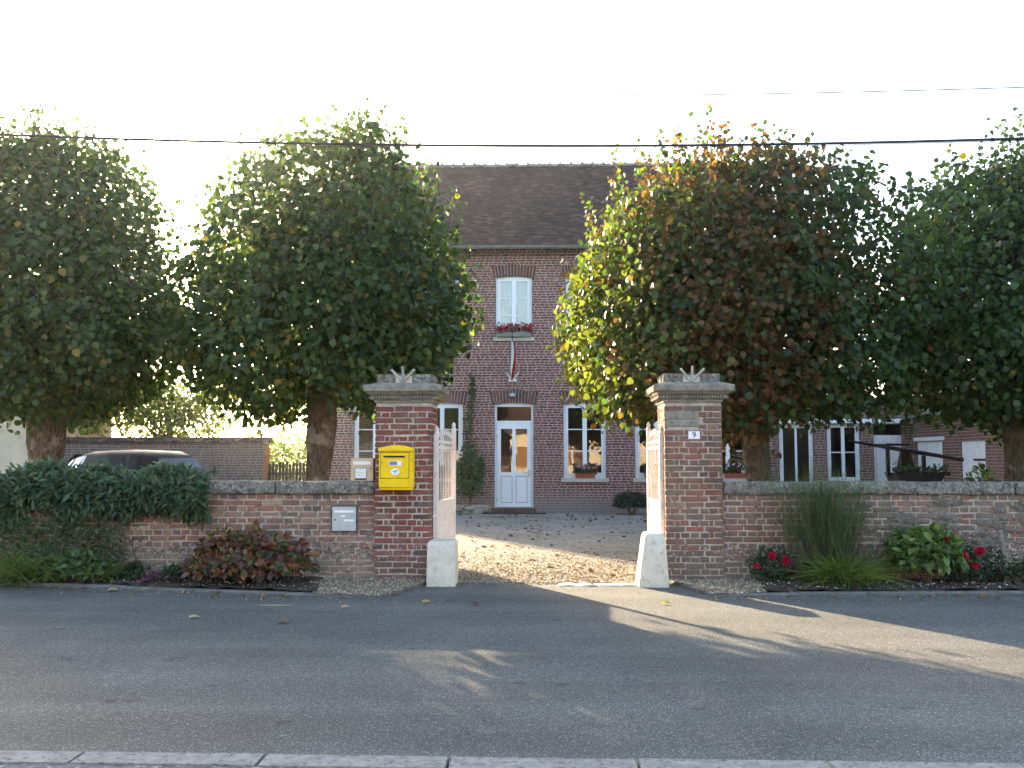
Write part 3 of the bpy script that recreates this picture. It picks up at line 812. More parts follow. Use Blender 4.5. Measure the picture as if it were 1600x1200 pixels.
# ================================================================ letter boxes, number plate
PY = WY - .05
def yellow_box():
    Yf = PY - .20
    x0, x1 = X(592, Yf), X(645, Yf); z0, z1 = Z(766, Yf), Z(698, Yf)
    cx = (x0 + x1) / 2; wd = x1 - x0
    b = empty('letter_box', (cx, PY, z0), 'yellow street letter box fixed on the left gate pier', 'letter box')
    # body with an arched lid line
    n = 10; prof = [(x0, z0 + .03), (x1, z0 + .03), (x1, z1 - .03)] + [(x1 - .02 - (wd - .04) * i / n, z1 - .012 + .035 * math.sin(math.pi * i / n)) for i in range(n + 1)] + [(x0, z1 - .03)]
    bo = MB().prism(prof, Yf, PY - .006).build('body', M_YELLOW, b, bevel=.008)
    box('base', M_YELLOW, b, x0 + .02, x1 - .012, Yf + .012, PY - .008, z0, z0 + .029, .006)
    box('hood', M_YELLOW, b, x0 - .006, x1 + .006, Yf - .034, Yf - .001, z1 - .055, z1 - .02, .008)
    seam_shade = pm('yellow_box_seam_shade', (.20, .125, .006), (.14, .09, .005), 9, .6, 0)  # dark yellow colour stands in for the shadow in the door gap
    box('seam_shade', seam_shade, b, x0 + .018, x1 - .043, Yf - .003, Yf - .0005, z0 + .143, z1 - .068)
    dr = box('door', M_YELLOW, b, x0 + .025, x1 - .05, Yf - .011, Yf - .001, z0 + .15, z1 - .075, .004)
    box('lower_panel', M_YELLOW, b, x0 + .012, x1 - .045, Yf - .008, Yf - .001, z0 + .035, z0 + .142, .004)
    sl_ = box('slot', M_DARK, b, x0 + .06, x1 - .10, Yf - .014, Yf - .0112, z1 - .135, z1 - .108)
    box('flap', M_YELLOW, sl_, x0 + .055, x1 - .095, Yf - .032, Yf - .0145, z1 - .112, z1 - .1, .003)
    MB().tube([(x0 + .045, Yf - .0112, z0 + .34), (x0 + .045, Yf - .014, z0 + .34)], .008, 10).build('lock', M_DARK, b)
    st = box('sticker', M_LABELW, b, cx - .085, cx + .075, Yf - .0132, Yf - .0113, z1 - .235, z1 - .175)
    box('print', M_GREYINK, st, cx - .078, cx + .018, Yf - .0145, Yf - .0134, z1 - .228, z1 - .182)
    zc = z1 - .31
    ov = MB(); ov.add([(cx - .005 + .058 * math.cos(2 * math.pi * i / 24), Yf - .0135, zc + .042 * math.sin(2 * math.pi * i / 24)) for i in range(24)] + [(cx - .005 + .058 * math.cos(2 * math.pi * i / 24), Yf - .0112, zc + .042 * math.sin(2 * math.pi * i / 24)) for i in range(24)],
                      [tuple(range(24))] + [(i, (i + 1) % 24, (i + 1) % 24 + 24, i + 24) for i in range(24)])
    oo = ov.build('emblem', M_LABELW, b)
    em = MB()
    em.prism([(cx - .045, zc + .004), (cx + .035, zc + .022), (cx + .012, zc + .004), (cx - .005, zc + .0)], Yf - .0148, Yf - .0137)
    em.prism([(cx - .032, zc - .022), (cx + .016, zc - .002), (cx + .004, zc - .014)], Yf - .0148, Yf - .0137)
    em.build('bird_mark', M_INK, oo)
    for z in (z0 + .2, z1 - .15):
        MB().tube([(x1 + .004, Yf + .02, z - .03), (x1 + .004, Yf + .02, z + .03)], .009, 8).build('hinge', M_YELLOW, b)
yellow_box()

def beige_box():
    x0, x1 = X(548, WY), X(583, WY)
    Y0, Y1 = WY + .02, WY + .30; z0, z1 = COPT + .008, COPT + .30
    b = empty('letter_box', ((x0 + x1) / 2, (Y0 + Y1) / 2, z0), 'beige letter box with a paper notice standing on the wall coping', 'letter box')
    box('body', M_BEIGE, b, x0, x1, Y0, Y1, z0, z1, .006)
    box('flap', M_LABELW, b, x0 + .03, x1 - .03, Y0 - .008, Y0 - .001, z1 - .085, z1 - .045, .002)
    fr = box('notice_frame', M_DARK, b, x0 + .055, x1 - .085, Y0 - .006, Y0 - .001, z0 + .015, z0 + .165)
    pa = box('notice', M_LABELW, fr, x0 + .06, x1 - .09, Y0 - .0085, Y0 - .0065, z0 + .035, z0 + .16)
    ln = MB()
    for k, (a, c) in enumerate(((.3, .7), (.1, .5), (.1, .85), (.1, .8), (.1, .6))):
        zz = z0 + .148 - k * .02; ww = x1 - .09 - (x0 + .06)
        ln.box(x0 + .06 + ww * a, x0 + .06 + ww * c, Y0 - .0098, Y0 - .0088, zz - .003, zz)
    ln.build('print', M_GREYINK, pa)
    MB().tube([(x1 - .03, Y0 - .012, z0 + .16), (x1 - .03, Y0 - .001, z0 + .16)], .009, 8).build('lock', M_IRON, b)
beige_box()
def grey_box():
    x0, x1 = X(521, WY), X(558, WY); z0, z1 = Z(830, WY), Z(792, WY)
    b = empty('letter_box', ((x0 + x1) / 2, WY, z0), 'grey metal letter box set into the left street wall', 'letter box')
    box('surround', M_CEMENT, b, x0 - .03, x1 + .03, WY - .004, WY + .02, z0 - .03, z1 + .03, .004)
    box('rim', M_IRON, b, x0 - .008, x1 + .008, WY - .012, WY - .0045, z0 - .008, z1 + .008)
    dr = box('door', M_GREYBOX, b, x0, x1, WY - .024, WY - .0125, z0, z1, .004)
    box('flap', M_LABELW, dr, x0 + .03, x1 - .03, WY - .032, WY - .0245, z1 - .075, z1 - .045, .002)
    box('name_label', M_LABELW, dr, x0 + .15, x1 - .03, WY - .0275, WY - .0245, z0 + .12, z0 + .145)
    box('upper_label', M_LABELW, dr, x0 + .11, x0 + .17, WY - .0275, WY - .0245, z0 + .18, z0 + .198)
    MB().tube([(x0 + .035, WY - .03, z0 + .14), (x0 + .035, WY - .0245, z0 + .14)], .011, 10).build('lock', M_IRON, dr)
grey_box()
def number_plate():
    x0, x1 = X(1076, PY), X(1094, PY); z0, z1 = Z(686, PY), Z(674, PY)
    o = box('number_plate', M_LABELW, None, x0, x1, PY - .010, PY - .002, z0, z1, .002)
    tag(o, 'small white enamel plate with a blue 9 on the right pier', 'number plate')
    text_mesh('digit', '9', .105, M_INK, o, ((x0 + x1) / 2, PY - .0108, (z0 + z1) / 2))
number_plate()

# ================================================================ the house
HX0, HX1 = X(515, HY), X(1208, HY)
EAVE = Z(392, HY); RIDGE_Y = HY + 4.1; RIDGE = Z(259, RIDGE_Y); BACK = HY + 8.2
house = empty('brick_house', ((HX0 + HX1) / 2, HY, 0), 'two storey brick house with dark tiled roof behind the gate', 'house')
WPX = [585, 690, 803, 914, 1026, 1138]
WZ0, WZ1 = Z(747, HY), Z(632, HY)
UZ0, UZ1 = Z(527, HY), Z(434, HY)
holes = []
for i, px in enumerate(WPX):
    c = X(px, HY)
    if px == 803: holes.append((c - .555, c + .555, .13, WZ1 + .07, 'door'))
    else: holes.append((c - .60, c + .60, WZ0, WZ1 + .07, 'win'))
    holes.append((c - .52, c + .52, UZ0, UZ1 + .07, 'up'))
xs = sorted({HX0, HX1} | {h[0] for h in holes} | {h[1] for h in holes})
zs = sorted({0.0, EAVE} | {h[2] for h in holes} | {h[3] for h in holes})
fw = MB()
for a, b in zip(xs[:-1], xs[1:]):
    for c, d in zip(zs[:-1], zs[1:]):
        mx, mz = (a + b) / 2, (c + d) / 2
        if any(h[0] < mx < h[1] and h[2] < mz < h[3] for h in holes): continue
        fw.quad((a, HY, c), (b, HY, c), (b, HY, d), (a, HY, d))
for h in holes:
    a, b, c, d = h[:4]; y2 = HY + .22
    fw.quad((a, HY, c), (a, y2, c), (a, y2, d), (a, HY, d)); fw.quad((b, HY, c), (b, HY, d), (b, y2, d), (b, y2, c))
    fw.quad((a, HY, d), (a, y2, d), (b, y2, d), (b, HY, d)); fw.quad((a, HY, c), (b, HY, c), (b, y2, c), (a, y2, c))
# side gables, back
for x in (HX0, HX1):
    fw.add([(x, HY, 0), (x, BACK, 0), (x, BACK, EAVE), (x, RIDGE_Y, RIDGE - .12), (x, HY, EAVE)], [(0, 1, 2, 3, 4)])
fw.quad((HX0, BACK, 0), (HX1, BACK, 0), (HX1, BACK, EAVE), (HX0, BACK, EAVE))
fw.build('wall', M_FACADE, house, fixn=False)
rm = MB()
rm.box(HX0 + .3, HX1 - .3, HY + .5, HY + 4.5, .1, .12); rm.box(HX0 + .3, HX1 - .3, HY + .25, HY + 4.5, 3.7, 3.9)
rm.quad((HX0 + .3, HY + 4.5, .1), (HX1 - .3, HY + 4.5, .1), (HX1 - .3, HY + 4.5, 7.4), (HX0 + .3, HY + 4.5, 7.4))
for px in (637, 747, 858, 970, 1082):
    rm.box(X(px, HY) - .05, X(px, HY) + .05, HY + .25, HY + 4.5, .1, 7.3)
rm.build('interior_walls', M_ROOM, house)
def arch(parent, cx, half, ztop, rise, hgt=.36):
    m = MB(); n = int(2 * half / .078); Rr = (half * half + rise * rise) / (2 * rise); zc = ztop + rise - Rr
    a0 = math.asin(half / Rr) * 1.06
    for i in range(n):
        t0 = -a0 + 2 * a0 * i / n; t1 = -a0 + 2 * a0 * (i + 1) / n; g = .009 / Rr
        p = []
        for t, r in ((t0 + g, Rr), (t1 - g, Rr), (t1 - g * .9, Rr + hgt), (t0 + g * .9, Rr + hgt)):
            p.append((cx + r * math.sin(t), zc + r * math.cos(t)))
        m.prism(p, HY - .012 + random.uniform(-.002, .002), HY + .10)
    o = m.build('brick_arch', M_SOLDIER, parent, fixn=True)
    # mortar bed behind the voussoirs
    q = MB(); k = 14; lo = []; hi = []
    for i in range(k + 1):
        t = -a0 + 2 * a0 * i / k
        lo.append((cx + Rr * math.sin(t), zc + Rr * math.cos(t) + .004)); hi.append((cx + (Rr + hgt - .004) * math.sin(t), zc + (Rr + hgt - .004) * math.cos(t)))
    for i in range(k): q.prism([lo[i], lo[i + 1], hi[i + 1], hi[i]], HY - .004, HY + .095)
    q.build('arch_mortar', M_MORTAR, o)
PANES = {}
M_GLASS2 = glass_mat('thin_glass', (.85, .88, .88), 1.3)
def pane(parent, x0, x1, z0, z1, y, glass=None):
    w_, h_ = round(x1 - x0, 3), round(z1 - z0, 3)
    glass = glass or M_GLASS
    key = (w_, h_, glass.name)
    if key not in PANES:
        me = bpy.data.meshes.new('pane'); me.from_pydata([(-w_ / 2, 0, -h_ / 2), (w_ / 2, 0, -h_ / 2), (w_ / 2, 0, h_ / 2), (-w_ / 2, 0, h_ / 2)], [], [(0, 1, 2, 3)])
        me.materials.append(glass); PANES[key] = me
    return child('pane', PANES[key], parent, Vector(((x0 + x1) / 2, y, (z0 + z1) / 2)) - wloc(parent), (0, 0, random.uniform(-.006, .006)))
def curtain(parent, x0, x1, z0, z1, y, tie):
    """net curtain with folds, drawn aside towards the bottom when tied"""
    m = MB(); nx, nz = 40, 14; vs = []
    for j in range(nz + 1):
        v = j / nz
        for i in range(nx + 1):
            u = i / nx
            xx = x0 + (x1 - x0) * (u if tie == 0 else (u * (1 - .45 * (1 - v) ** 1.4) if tie < 0 else 1 - (1 - u) * (1 - .45 * (1 - v) ** 1.4)))
            vs.append((xx, y + .025 * math.sin(u * 34 + .5 * math.sin(v * 3)), z0 + (z1 - z0) * v))
    m.add(vs, [(j * (nx + 1) + i, j * (nx + 1) + i + 1, (j + 1) * (nx + 1) + i + 1, (j + 1) * (nx + 1) + i) for j in range(nz) for i in range(nx)])
    return m.build('curtain', M_CURTAIN, parent, smooth=True, fixn=False)
def window(parent, cx, half, z0, z1, Y, curtains=False, sill=True, rows_=3, sashes=2, archtop=.07, mat=None, fw_=.065, mw=.06):
    mat = mat or M_WHITE
    m = MB(); y0, y1 = Y + .085, Y + .15
    x0, x1 = cx - half + .004, cx + half - .004
    zt = z1 - .0
    m.box(x0, x0 + fw_, y0, y1, z0 + .002, zt + archtop); m.box(x1 - fw_, x1, y0, y1, z0 + .002, zt + archtop)
    m.box(x0 + fw_, x1 - fw_, y0, y1, zt - fw_ * .6, zt + archtop); m.box(x0 + fw_, x1 - fw_, y0, y1, z0 + .002, z0 + .09)
    sw = (x1 - x0 - 2 * fw_) / sashes
    cells = []
    for s in range(sashes):
        a, b = x0 + fw_ + s * sw, x0 + fw_ + (s + 1) * sw
        zb, zu = z0 + .09, zt - fw_ * .6
        m.box(a, a + mw, y0 - .012, y1 - .01, zb, zu); m.box(b - mw, b, y0 - .012, y1 - .01, zb, zu)
        m.box(a + mw, b - mw, y0 - .010, y1 - .012, zb, zb + .06); m.box(a + mw, b - mw, y0 - .010, y1 - .012, zu - .055, zu)
        lo, hi = zb + .06, zu - .055
        for r in range(rows_):
            c, d = lo + (hi - lo) * r / rows_, lo + (hi - lo) * (r + 1) / rows_
            if r: m.box(a + mw, b - mw, y0 + .008, y1 - .03, c - .014, c + .014)
            cells.append((a + mw, b - mw, c + (.014 if r else 0), d - (.014 if r < rows_ - 1 else 0)))
    wn = m.build('window', mat, parent)
    for c in cells: pane(wn, *c, y0 + .022, M_GLASS2 if mat is M_WHITEWOOD else (M_GLASSUP if curtains else None))
    if sill:
        box('sill', M_SILL, wn, cx - half - .07, cx + half + .07, Y - .07, Y + .10, z0 - .11, z0 + .001, .008)
    if curtains:
        curtain(wn, x0 + .06, cx, z0 + .03, z1, Y + .205, -1); curtain(wn, cx, x1 - .06, z0 + .03, z1, Y + .205, 1)
    return wn
for i, px in enumerate(WPX):
    c = X(px, HY)
    window(house, c, .52, UZ0, UZ1, HY, True)
    arch(house, c, .56, UZ1, .055, .33)
    if px != 803:
        window(house, c, .60, WZ0, WZ1, HY, False)
        arch(house, c, .64, WZ1, .06, .36)
# door
dc = X(803, HY)
arch(house, dc, .60, WZ1, .06, .36)
m = MB(); x0, x1 = dc - .55, dc + .55; y0, y1 = HY + .085, HY + .16; zt = WZ1 + .068
ztr = Z(659, HY)
m.box(x0, x0 + .06, y0, y1, .135, zt); m.box(x1 - .06, x1, y0, y1, .135, zt); m.box(x0 + .06, x1 - .06, y0, y1, WZ1 - .06, zt); m.box(x0 + .06, x1 - .06, y0, y1, ztr - .03, ztr + .03)
dr = m.build('door', M_WHITE, house)
pane(dr, x0 + .06, x1 - .06, ztr + .03, WZ1 - .06, y0 + .03)
m = MB(); a, b = x0 + .065, x1 - .065; yl0, yl1 = y0 - .015, y1 - .02
zb, zm0, zm1, zu = .15, Z(744, HY), Z(738, HY), Z(670, HY)
mid = dc
m.box(a, a + .11, yl0, yl1, zb, ztr - .035); m.box(b - .11, b, yl0, yl1, zb, ztr - .035); m.box(mid - .05, mid + .05, yl0, yl1, zb, ztr - .035)
for s0, s1 in ((a + .11, mid - .05), (mid + .05, b - .11)):
    m.box(s0, s1, yl0 + .001, yl1, zu, ztr - .035); m.box(s0, s1, yl0 + .001, yl1, zm0, zm1 + .001); m.box(s0, s1, yl0 + .001, yl1, zb, zb + .12)
    pane(dr, s0, s1, zm1, zu, yl0 + .03)
lf = m.build('door_leaf', M_WHITE, dr)
for s0, s1 in ((a + .11, mid - .05), (mid + .05, b - .11)):
    pnl = box('door_panel', M_WHITE, dr, s0 + .012, s1 - .012, yl0 + .010, yl1 - .01, zb + .132, zm0 - .012, .004)
    box('panel_rebate', M_DARK, dr, s0, s1, yl0 + .03, yl1 - .012, zb + .12, zm0)
m = MB(); m.box(b - .075, b - .035, yl0 - .012, yl0 - .001, 1.0, 1.22); m.tube([(b - .055, yl0 - .05, 1.13), (b - .17, yl0 - .05, 1.13)], .010, 8); m.tube([(b - .055, yl0 - .012, 1.13), (b - .055, yl0 - .05, 1.13)], .010, 8)
m.build('handle', M_STEEL, dr)
for z in (.3, 2.1): box('hinge', M_STEEL, dr, a - .012, a + .02, yl0 - .012, yl0 - .001, z, z + .1)
st = MB()
for i in range(15):
    xx = dc - .62 + i * .0827
    st.box(xx + .004, xx + .0787, HY - .33, HY + .09, .0, .125 + random.uniform(-.003, .003))
so_ = st.build('doorstep', M_SOLDIER, house)
box('step_mortar', M_MORTAR, so_, dc - .625, dc + .625, HY - .325, HY + .08, 0, .115)
# roof: overlapping courses of small tiles
rf = MB(); slope_dy = RIDGE_Y - HY + .32; slope_dz = RIDGE - (EAVE + .02); nrow = 62
ey, ez = HY - .32, EAVE + .02 - .28 * slope_dz / slope_dy + .26
OV = .14
nseg = 46
for r in range(nrow):
    t0, t1 = r / nrow, (r + 1.35) / nrow
    ya, za = ey + slope_dy * t0, ez + (RIDGE - ez) * t0
    yb, zb_ = ey + slope_dy * min(t1, 1), ez + (RIDGE - ez) * min(t1, 1)
    vs = []
    for i in range(nseg + 1):
        xx = HX0 - OV + (HX1 - HX0 + 2 * OV) * i / nseg
        sag = .035 * mnoise.noise(Vector((xx * .5, ya * .6, 3))) + random.uniform(-.006, .006)
        vs += [(xx, ya, za + .018 + sag), (xx, ya - .002, za - .006 + sag), (xx, yb, zb_ + .002 + sag * .9)]
    fs = []
    for i in range(nseg):
        q = 3 * i; fs += [(q, q + 3, q + 5, q + 2), (q + 1, q + 4, q + 3, q)]
    rf.add(vs, fs)
roof = rf.build('roof', roof_mat('house_roof_tiles', (.046, .030, .026), (.060, .038, .032), (.074, .046, .038), ez - .012, (RIDGE - ez) / nrow), house, fixn=False)
bk = MB(); bk.box(HX0 - OV, HX1 + OV, 0, 0, 0, 0); bk = MB()
bk.quad((HX0 - OV, RIDGE_Y, RIDGE), (HX1 + OV, RIDGE_Y, RIDGE), (HX1 + OV, BACK + .3, EAVE - .1), (HX0 - OV, BACK + .3, EAVE - .1))
bk.quad((HX0 - OV, ey + .05, ez - .05), (HX1 + OV, ey + .05, ez - .05), (HX1 + OV, RIDGE_Y, RIDGE - .06), (HX0 - OV, RIDGE_Y, RIDGE - .06))
bk.build('roof_back', M_ROOF, roof)
x = HX0 - OV; k = 0
while x < HX1 + OV - .1:
    L = .36; m = MB(); rs = []
    dz = random.uniform(-.012, .015)
    for xx, rr in ((x, .13), (x + L + .03, .115)):
        rs.append([(xx, RIDGE_Y + rr * math.cos(a), RIDGE - .06 + dz + rr * math.sin(a)) for a in np.linspace(0, math.pi, 7)])
    m.rings(rs, False, False)
    m.build('ridge_tile', M_RIDGE, roof, smooth=False, fixn=False)
    mm = rough_box('mortar_bed', M_RIDGE, roof, x - .03, x + .05, RIDGE_Y - .14, RIDGE_Y + .14, RIDGE - .10, RIDGE + .075 + random.uniform(0, .03), .02, .03, .06, k)
    x += L; k += 1
# gutter with brackets, downpipe
gy, gz = HY - .40, EAVE + .02
m = MB(); rs = []
for xx in (HX0 - OV, HX1 + OV):
    rs.append([(xx, gy + .075 * math.cos(a), gz + .02 + .075 * math.sin(a)) for a in np.linspace(math.pi, 2 * math.pi, 9)] + [(xx, gy + .065 * math.cos(a), gz + .022 + .065 * math.sin(a)) for a in np.linspace(2 * math.pi, math.pi, 9)])
m.rings(rs)
gut = m.build('gutter', M_ZINC, house, smooth=False)
MB().tube([(HX0 - OV, gy - .075, gz + .02), (HX1 + OV, gy - .075, gz + .02)], .012, 8).build('gutter_bead', M_ZINC, gut)
for i in range(28):
    xx = HX0 + (HX1 - HX0) * (i + .5) / 28
    box('gutter_bracket', M_ZINC, gut, xx - .012, xx + .012, gy - .092, gy + .09, gz - .064, gz - .058)
box('fascia', M_FACADE, house, HX0, HX1, HY - .08, HY + .1, EAVE - .12, EAVE + .16)
xdp = X(510, HY)
MB().tube([(xdp, gy, gz - .05), (xdp, gy, gz - .12), (xdp, HY - .06, gz - .5), (xdp, HY - .06, .05)], .05, 10).build('downpipe', M_ZINC, house)
# two-stack chimney stump hidden behind crown is not visible: left out

# lamp above the door, flag holder and flag
lx_, lz_ = X(801, HY), Z(617, HY)
lamp = empty('wall_lamp', (lx_, HY, lz_), 'small grey bulkhead lamp above the house door', 'wall lamp')
rs = [[(lx_ + .12 * k * math.cos(a), HY - dd, lz_ + .09 * k * math.sin(a)) for a in np.linspace(0, 2 * math.pi, 17)[:-1]] for k, dd in ((1, .012), (1, .05), (.8, .085), (.4, .10))]
MB().rings(rs).build('housing', pm('lamp_housing', (.10, .11, .11), None, 5, .5), lamp, smooth=True)
rs = [[(lx_ + .09 * k * math.cos(a), HY - dd, lz_ - .015 + .055 * k * math.sin(a)) for a in np.linspace(0, 2 * math.pi, 17)[:-1]] for k, dd in ((1, .08), (.9, .11), (.5, .125))]
MB().rings(rs).build('lens', pm('lamp_lens', (.45, .46, .46), None, 5, .3), lamp, smooth=True)
bx_, bz_ = X(801, HY), Z(594, HY)
fh = empty('wall_flag_holder', (bx_, HY, bz_), 'white three socket flag holder on the facade above the door lamp', 'flag holder')
box('plate', M_LABELW, fh, bx_ - .12, bx_ + .12, HY - .022, HY - .013, bz_ - .04, bz_ + .03, .003)
for a in (-38, 0, 38):
    s0 = Vector((bx_ + .02 * math.sin(R(a)), HY - .035, bz_ - .01))
    MB().tube([s0, s0 + Vector((math.sin(R(a)) * .26, -.10, .21))], .018, 8).build('socket', M_LABELW, fh)
def flag():
    p0 = Vector((bx_, HY - .055, bz_ + .06)); p1 = Vector((X(800.5, HY - .7), HY - .72, Z(509, HY - .72)))
    f = empty('flag', p0, 'limp tricolour flag hanging from a pole below the upper middle window', 'flag')
    MB().tube([p0, p1], .014, 8).build('pole', M_IRON, f, smooth=True)
    MB().tube([p1, p1 + Vector((0, 0, .02)), p1 + Vector((0, -.01, .10))], [.022, .026, .003], 8).build('spear_tip', M_IRON, f, smooth=True)
    m = MB(); nu, nv = 30, 26; H = 1.05
    top = p0.lerp(p1, .70)
    vs = []
    for j in range(nv + 1):
        v = j / nv
        wdt = .022 + .058 * math.sin(math.pi * min(1, v * .62 + .12)) * (1 - .55 * v ** 3)
        base = top.lerp(p0, v * .78) if v < .0 else Vector((top.x, top.y + (p0.y - top.y) * v * .55, top.z - H * v))
        for i in range(nu + 1):
            u = i / nu
            vs.append((base.x + (u - .42) * 2 * wdt + .02 * math.sin(v * 5), base.y - .02 - .05 * abs(math.sin(u * 11 + v * 1.3)) * (1 - .3 * v), base.z + .05 * math.cos(u * 7) * v))
    for j in range(nv):
        for i in range(nu):
            u = (i + .5) / nu; v = (j + .5) / nv
            m.cur = 2 if u < .06 else (1 if u < .66 - .62 * max(0, v - .25) else 0)
            m.add([], []); b = j * (nu + 1) + i
            m.f.append((b, b + 1, b + nu + 2, b + nu + 1)); m.mi.append(m.cur)
    m.v = vs
    m.build('cloth', [M_FLAGR, M_FLAGW, M_FLAGB], f, smooth=True, fixn=False)
flag()

# flower boxes
def flower_box(cx, w, Y0, z, label, boxmat, cols, wts, n=160, fsize=.05, hgt=.22, show_box=True):
    b = empty('flower_box', (cx, Y0, z), label, 'flower box', 'window flower boxes')
    MB().rings([[(cx - w / 2 + e, Y0 - .10 + e, zz), (cx + w / 2 - e, Y0 - .10 + e, zz), (cx + w / 2 - e, Y0 + .08 - e, zz), (cx - w / 2 + e, Y0 + .08 - e, zz)] for zz, e in ((z + .002, .015), (z + .15, .0), (z + .15, .012), (z + .13, .014))]).build('trough', boxmat, b)
    P = np.column_stack([rng.uniform(cx - w / 2 - .04, cx + w / 2 + .04, 420), Y0 - .02 + rng.normal(size=420) * .07, z + .12 + rng.gamma(2, .055, 420).clip(0, hgt + .05)])
    N = rng.normal(size=(420, 3)) + (0, -.6, .6); T = rng.normal(size=(420, 3)) + (0, -.3, .2)
    tag(leafmesh('foliage', P, N, T, rng.uniform(.035, .07, 420), palette(420, [(.04, .07, .025), (.06, .10, .03), (.03, .05, .02)], [3, 2, 2]), T_HEART, M_LEAF2, b), kind='stuff')
    cen = np.column_stack([rng.uniform(cx - w / 2 - .03, cx + w / 2 + .03, n // 9), Y0 - .07 + rng.normal(size=n // 9) * .05, z + .16 + rng.uniform(.0, hgt, n // 9)])
    P = scatter(cen, 9, .022)
    C = np.repeat(palette(n // 9, cols, wts, .12), 9, 0)
    tag(leafmesh('blossoms', P, rng.normal(size=P.shape) + (0, -.8, .3), rng.normal(size=P.shape), np.full(len(P), fsize), C, T_HEART, M_PETAL, b), kind='stuff')
PINK = [(.55, .08, .16), (.65, .20, .28), (.45, .02, .05)]
flower_box(X(803, HY), .98, HY - .08, UZ0 - .0, 'flower box of red and pink geraniums on the upper middle window', M_ZINC, PINK, [3, 2, 3], 450, .05, .2)
flower_box(X(914, HY), .56, HY + .0, WZ0 + .002, 'terracotta flower box with a few pale pink blooms on the sill right of the door', M_TERRA, [(.6, .3, .34), (.5, .12, .2)], [2, 1], 110, .045, .22)
flower_box(X(1024, HY), .62, HY + .0, WZ0 + .002, 'dark leafy flower box on the sill behind the sunlit gate leaf', M_TERRA, [(.4, .05, .08)], [1], 30, .04, .2)
flower_box(X(1150, HY), .66, HY + .0, WZ0 + .002, 'red flower box with white and red blooms right of the number plate pier', M_TERRA, [(.7, .7, .68), (.5, .03, .08)], [2, 1], 160, .045, .25)
flower_box(X(690, HY), .6, HY + .0, WZ0 + .002, 'flower box with orange blooms on the window behind the left gate leaf', M_TERRA, [(.6, .25, .12)], [1], 80, .045, .2)

# climbing plant and small things at the foot of the facade
vx = X(735, HY)
vine = empty('climbing_plant', (vx, HY - .3, 0), 'climbing plant with bushy base growing up the facade left of the door', 'plant')
n = 1300
th_ = rng.uniform(0, 2 * math.pi, n); rr = rng.random(n) ** .5; zz = rng.normal(.0, .30, n).clip(-.6, .8)
rad = .43 * np.sqrt((1 - (zz / 1.0) ** 2).clip(.05, 1))
P = np.column_stack([vx + rad * rr * np.cos(th_), HY - .30 + .26 * rr * np.sin(th_), 1.12 + zz])
n2 = 190; hz_ = rng.uniform(1.7, 3.9, n2)
P2 = np.column_stack([vx + .05 * np.sin(hz_ * 2.2) + rng.normal(size=n2) * (.085 - .015 * hz_), HY - .04 - np.abs(rng.normal(size=n2)) * .05, hz_])
P = np.concatenate([P, P2])
leaf_n = len(P)
tag(leafmesh('foliage', P, rng.normal(size=P.shape) * .6 + (0, -1, .5), rng.normal(size=P.shape) * .6 + (0, -.2, -.5), rng.uniform(.05, .10, leaf_n), palette(leaf_n, [(.03, .06, .02), (.05, .09, .03), (.075, .11, .03)], [3, 3, 1]), T_HEART, M_LEAF2, vine), kind='stuff')
MB().tube([(vx, HY - .25, 0), (vx + .03, HY - .15, .8), (vx - .02, HY - .05, 1.8), (vx + .03, HY - .03, 3.0), (vx, HY - .03, 4.1)], [.03, .025, .015, .01, .006], 6).build('stem', M_TWIG, vine)
rub = empty('stone_edging', (X(735, HY - .6), HY - .6, 0), 'low heap of pale rubble edging under the climbing plant', 'stones')
for i in range(16):
    sx = X(735, HY) + rng.uniform(-.5, .5); sz = rng.choice([.0, .10]); sy = HY - .62 + rng.uniform(-.08, .12)
    a, b, c = rng.uniform(.09, .17), rng.uniform(.08, .12), rng.uniform(.05, .07)
    rough_box('stone', M_RUBBLE, rub, sx - a, sx + a, sy - b, sy + b, sz, sz + 2 * c, .025, .02, .1, i)
def shrub(name, label, cat, c, rad, n, size, cols, wts, tmpl, mat=None, up=.4, parts=True, group=None, hang=-.2):
    e = empty(name, (c[0], c[1], 0.0), label, cat, group)
    d = nrm(rng.normal(size=(n, 3))); d[:, 2] = np.abs(d[:, 2]) if c[2] - rad[2] < 0 else d[:, 2]
    lump = 1 + .28 * vnoise(d, 2.3, c[0]) + .15 * vnoise(d, 5.0, c[1])
    r = (1 - .55 * rng.random(n) ** 1.7) * lump
    P = np.array(c) + d * np.array(rad) * r[:, None]
    P[:, 2] = np.maximum(P[:, 2], .05)
    N = d + rng.normal(size=(n, 3)) * .5 + (0, 0, up); T = d * .8 + rng.normal(size=(n, 3)) * .55 + (0, 0, hang)
    tag(leafmesh('foliage', P, N, T, rng.uniform(.7, 1.25, n) * size, palette(n, cols, wts), tmpl, mat or M_LEAF2, e), kind='stuff')
    m = MB()
    for k in range(7):
        a = rng.uniform(0, 2 * math.pi); q = rng.uniform(.3, .8)
        m.tube([(c[0] + .04 * math.cos(a), c[1] + .04 * math.sin(a), 0), (c[0] + rad[0] * q * math.cos(a) * .5, c[1] + rad[1] * q * math.sin(a) * .5, c[2] * .6), (c[0] + rad[0] * q * math.cos(a), c[1] + rad[1] * q * math.sin(a), c[2] + rad[2] * .3)], [.014, .010, .004], 5)
    m.build('stems', M_TWIG, e)
    return e
shrub('low_shrub', 'dark grey green low shrub at the house foot behind the sunlit gate leaf', 'shrub', (X(988, HY - .8), HY - .8, .22), (.50, .4, .36), 2600, .085, [(.03, .055, .04), (.045, .07, .05)], [1, 1], T_LANCE)
box('doormat', M_MAT, None, dc - .85, dc + .9, HY - .75, HY - .36, .006, .022, .004)
tag(bpy.data.objects['doormat'], 'dark doormat on the gravel before the brick doorstep', 'doormat')

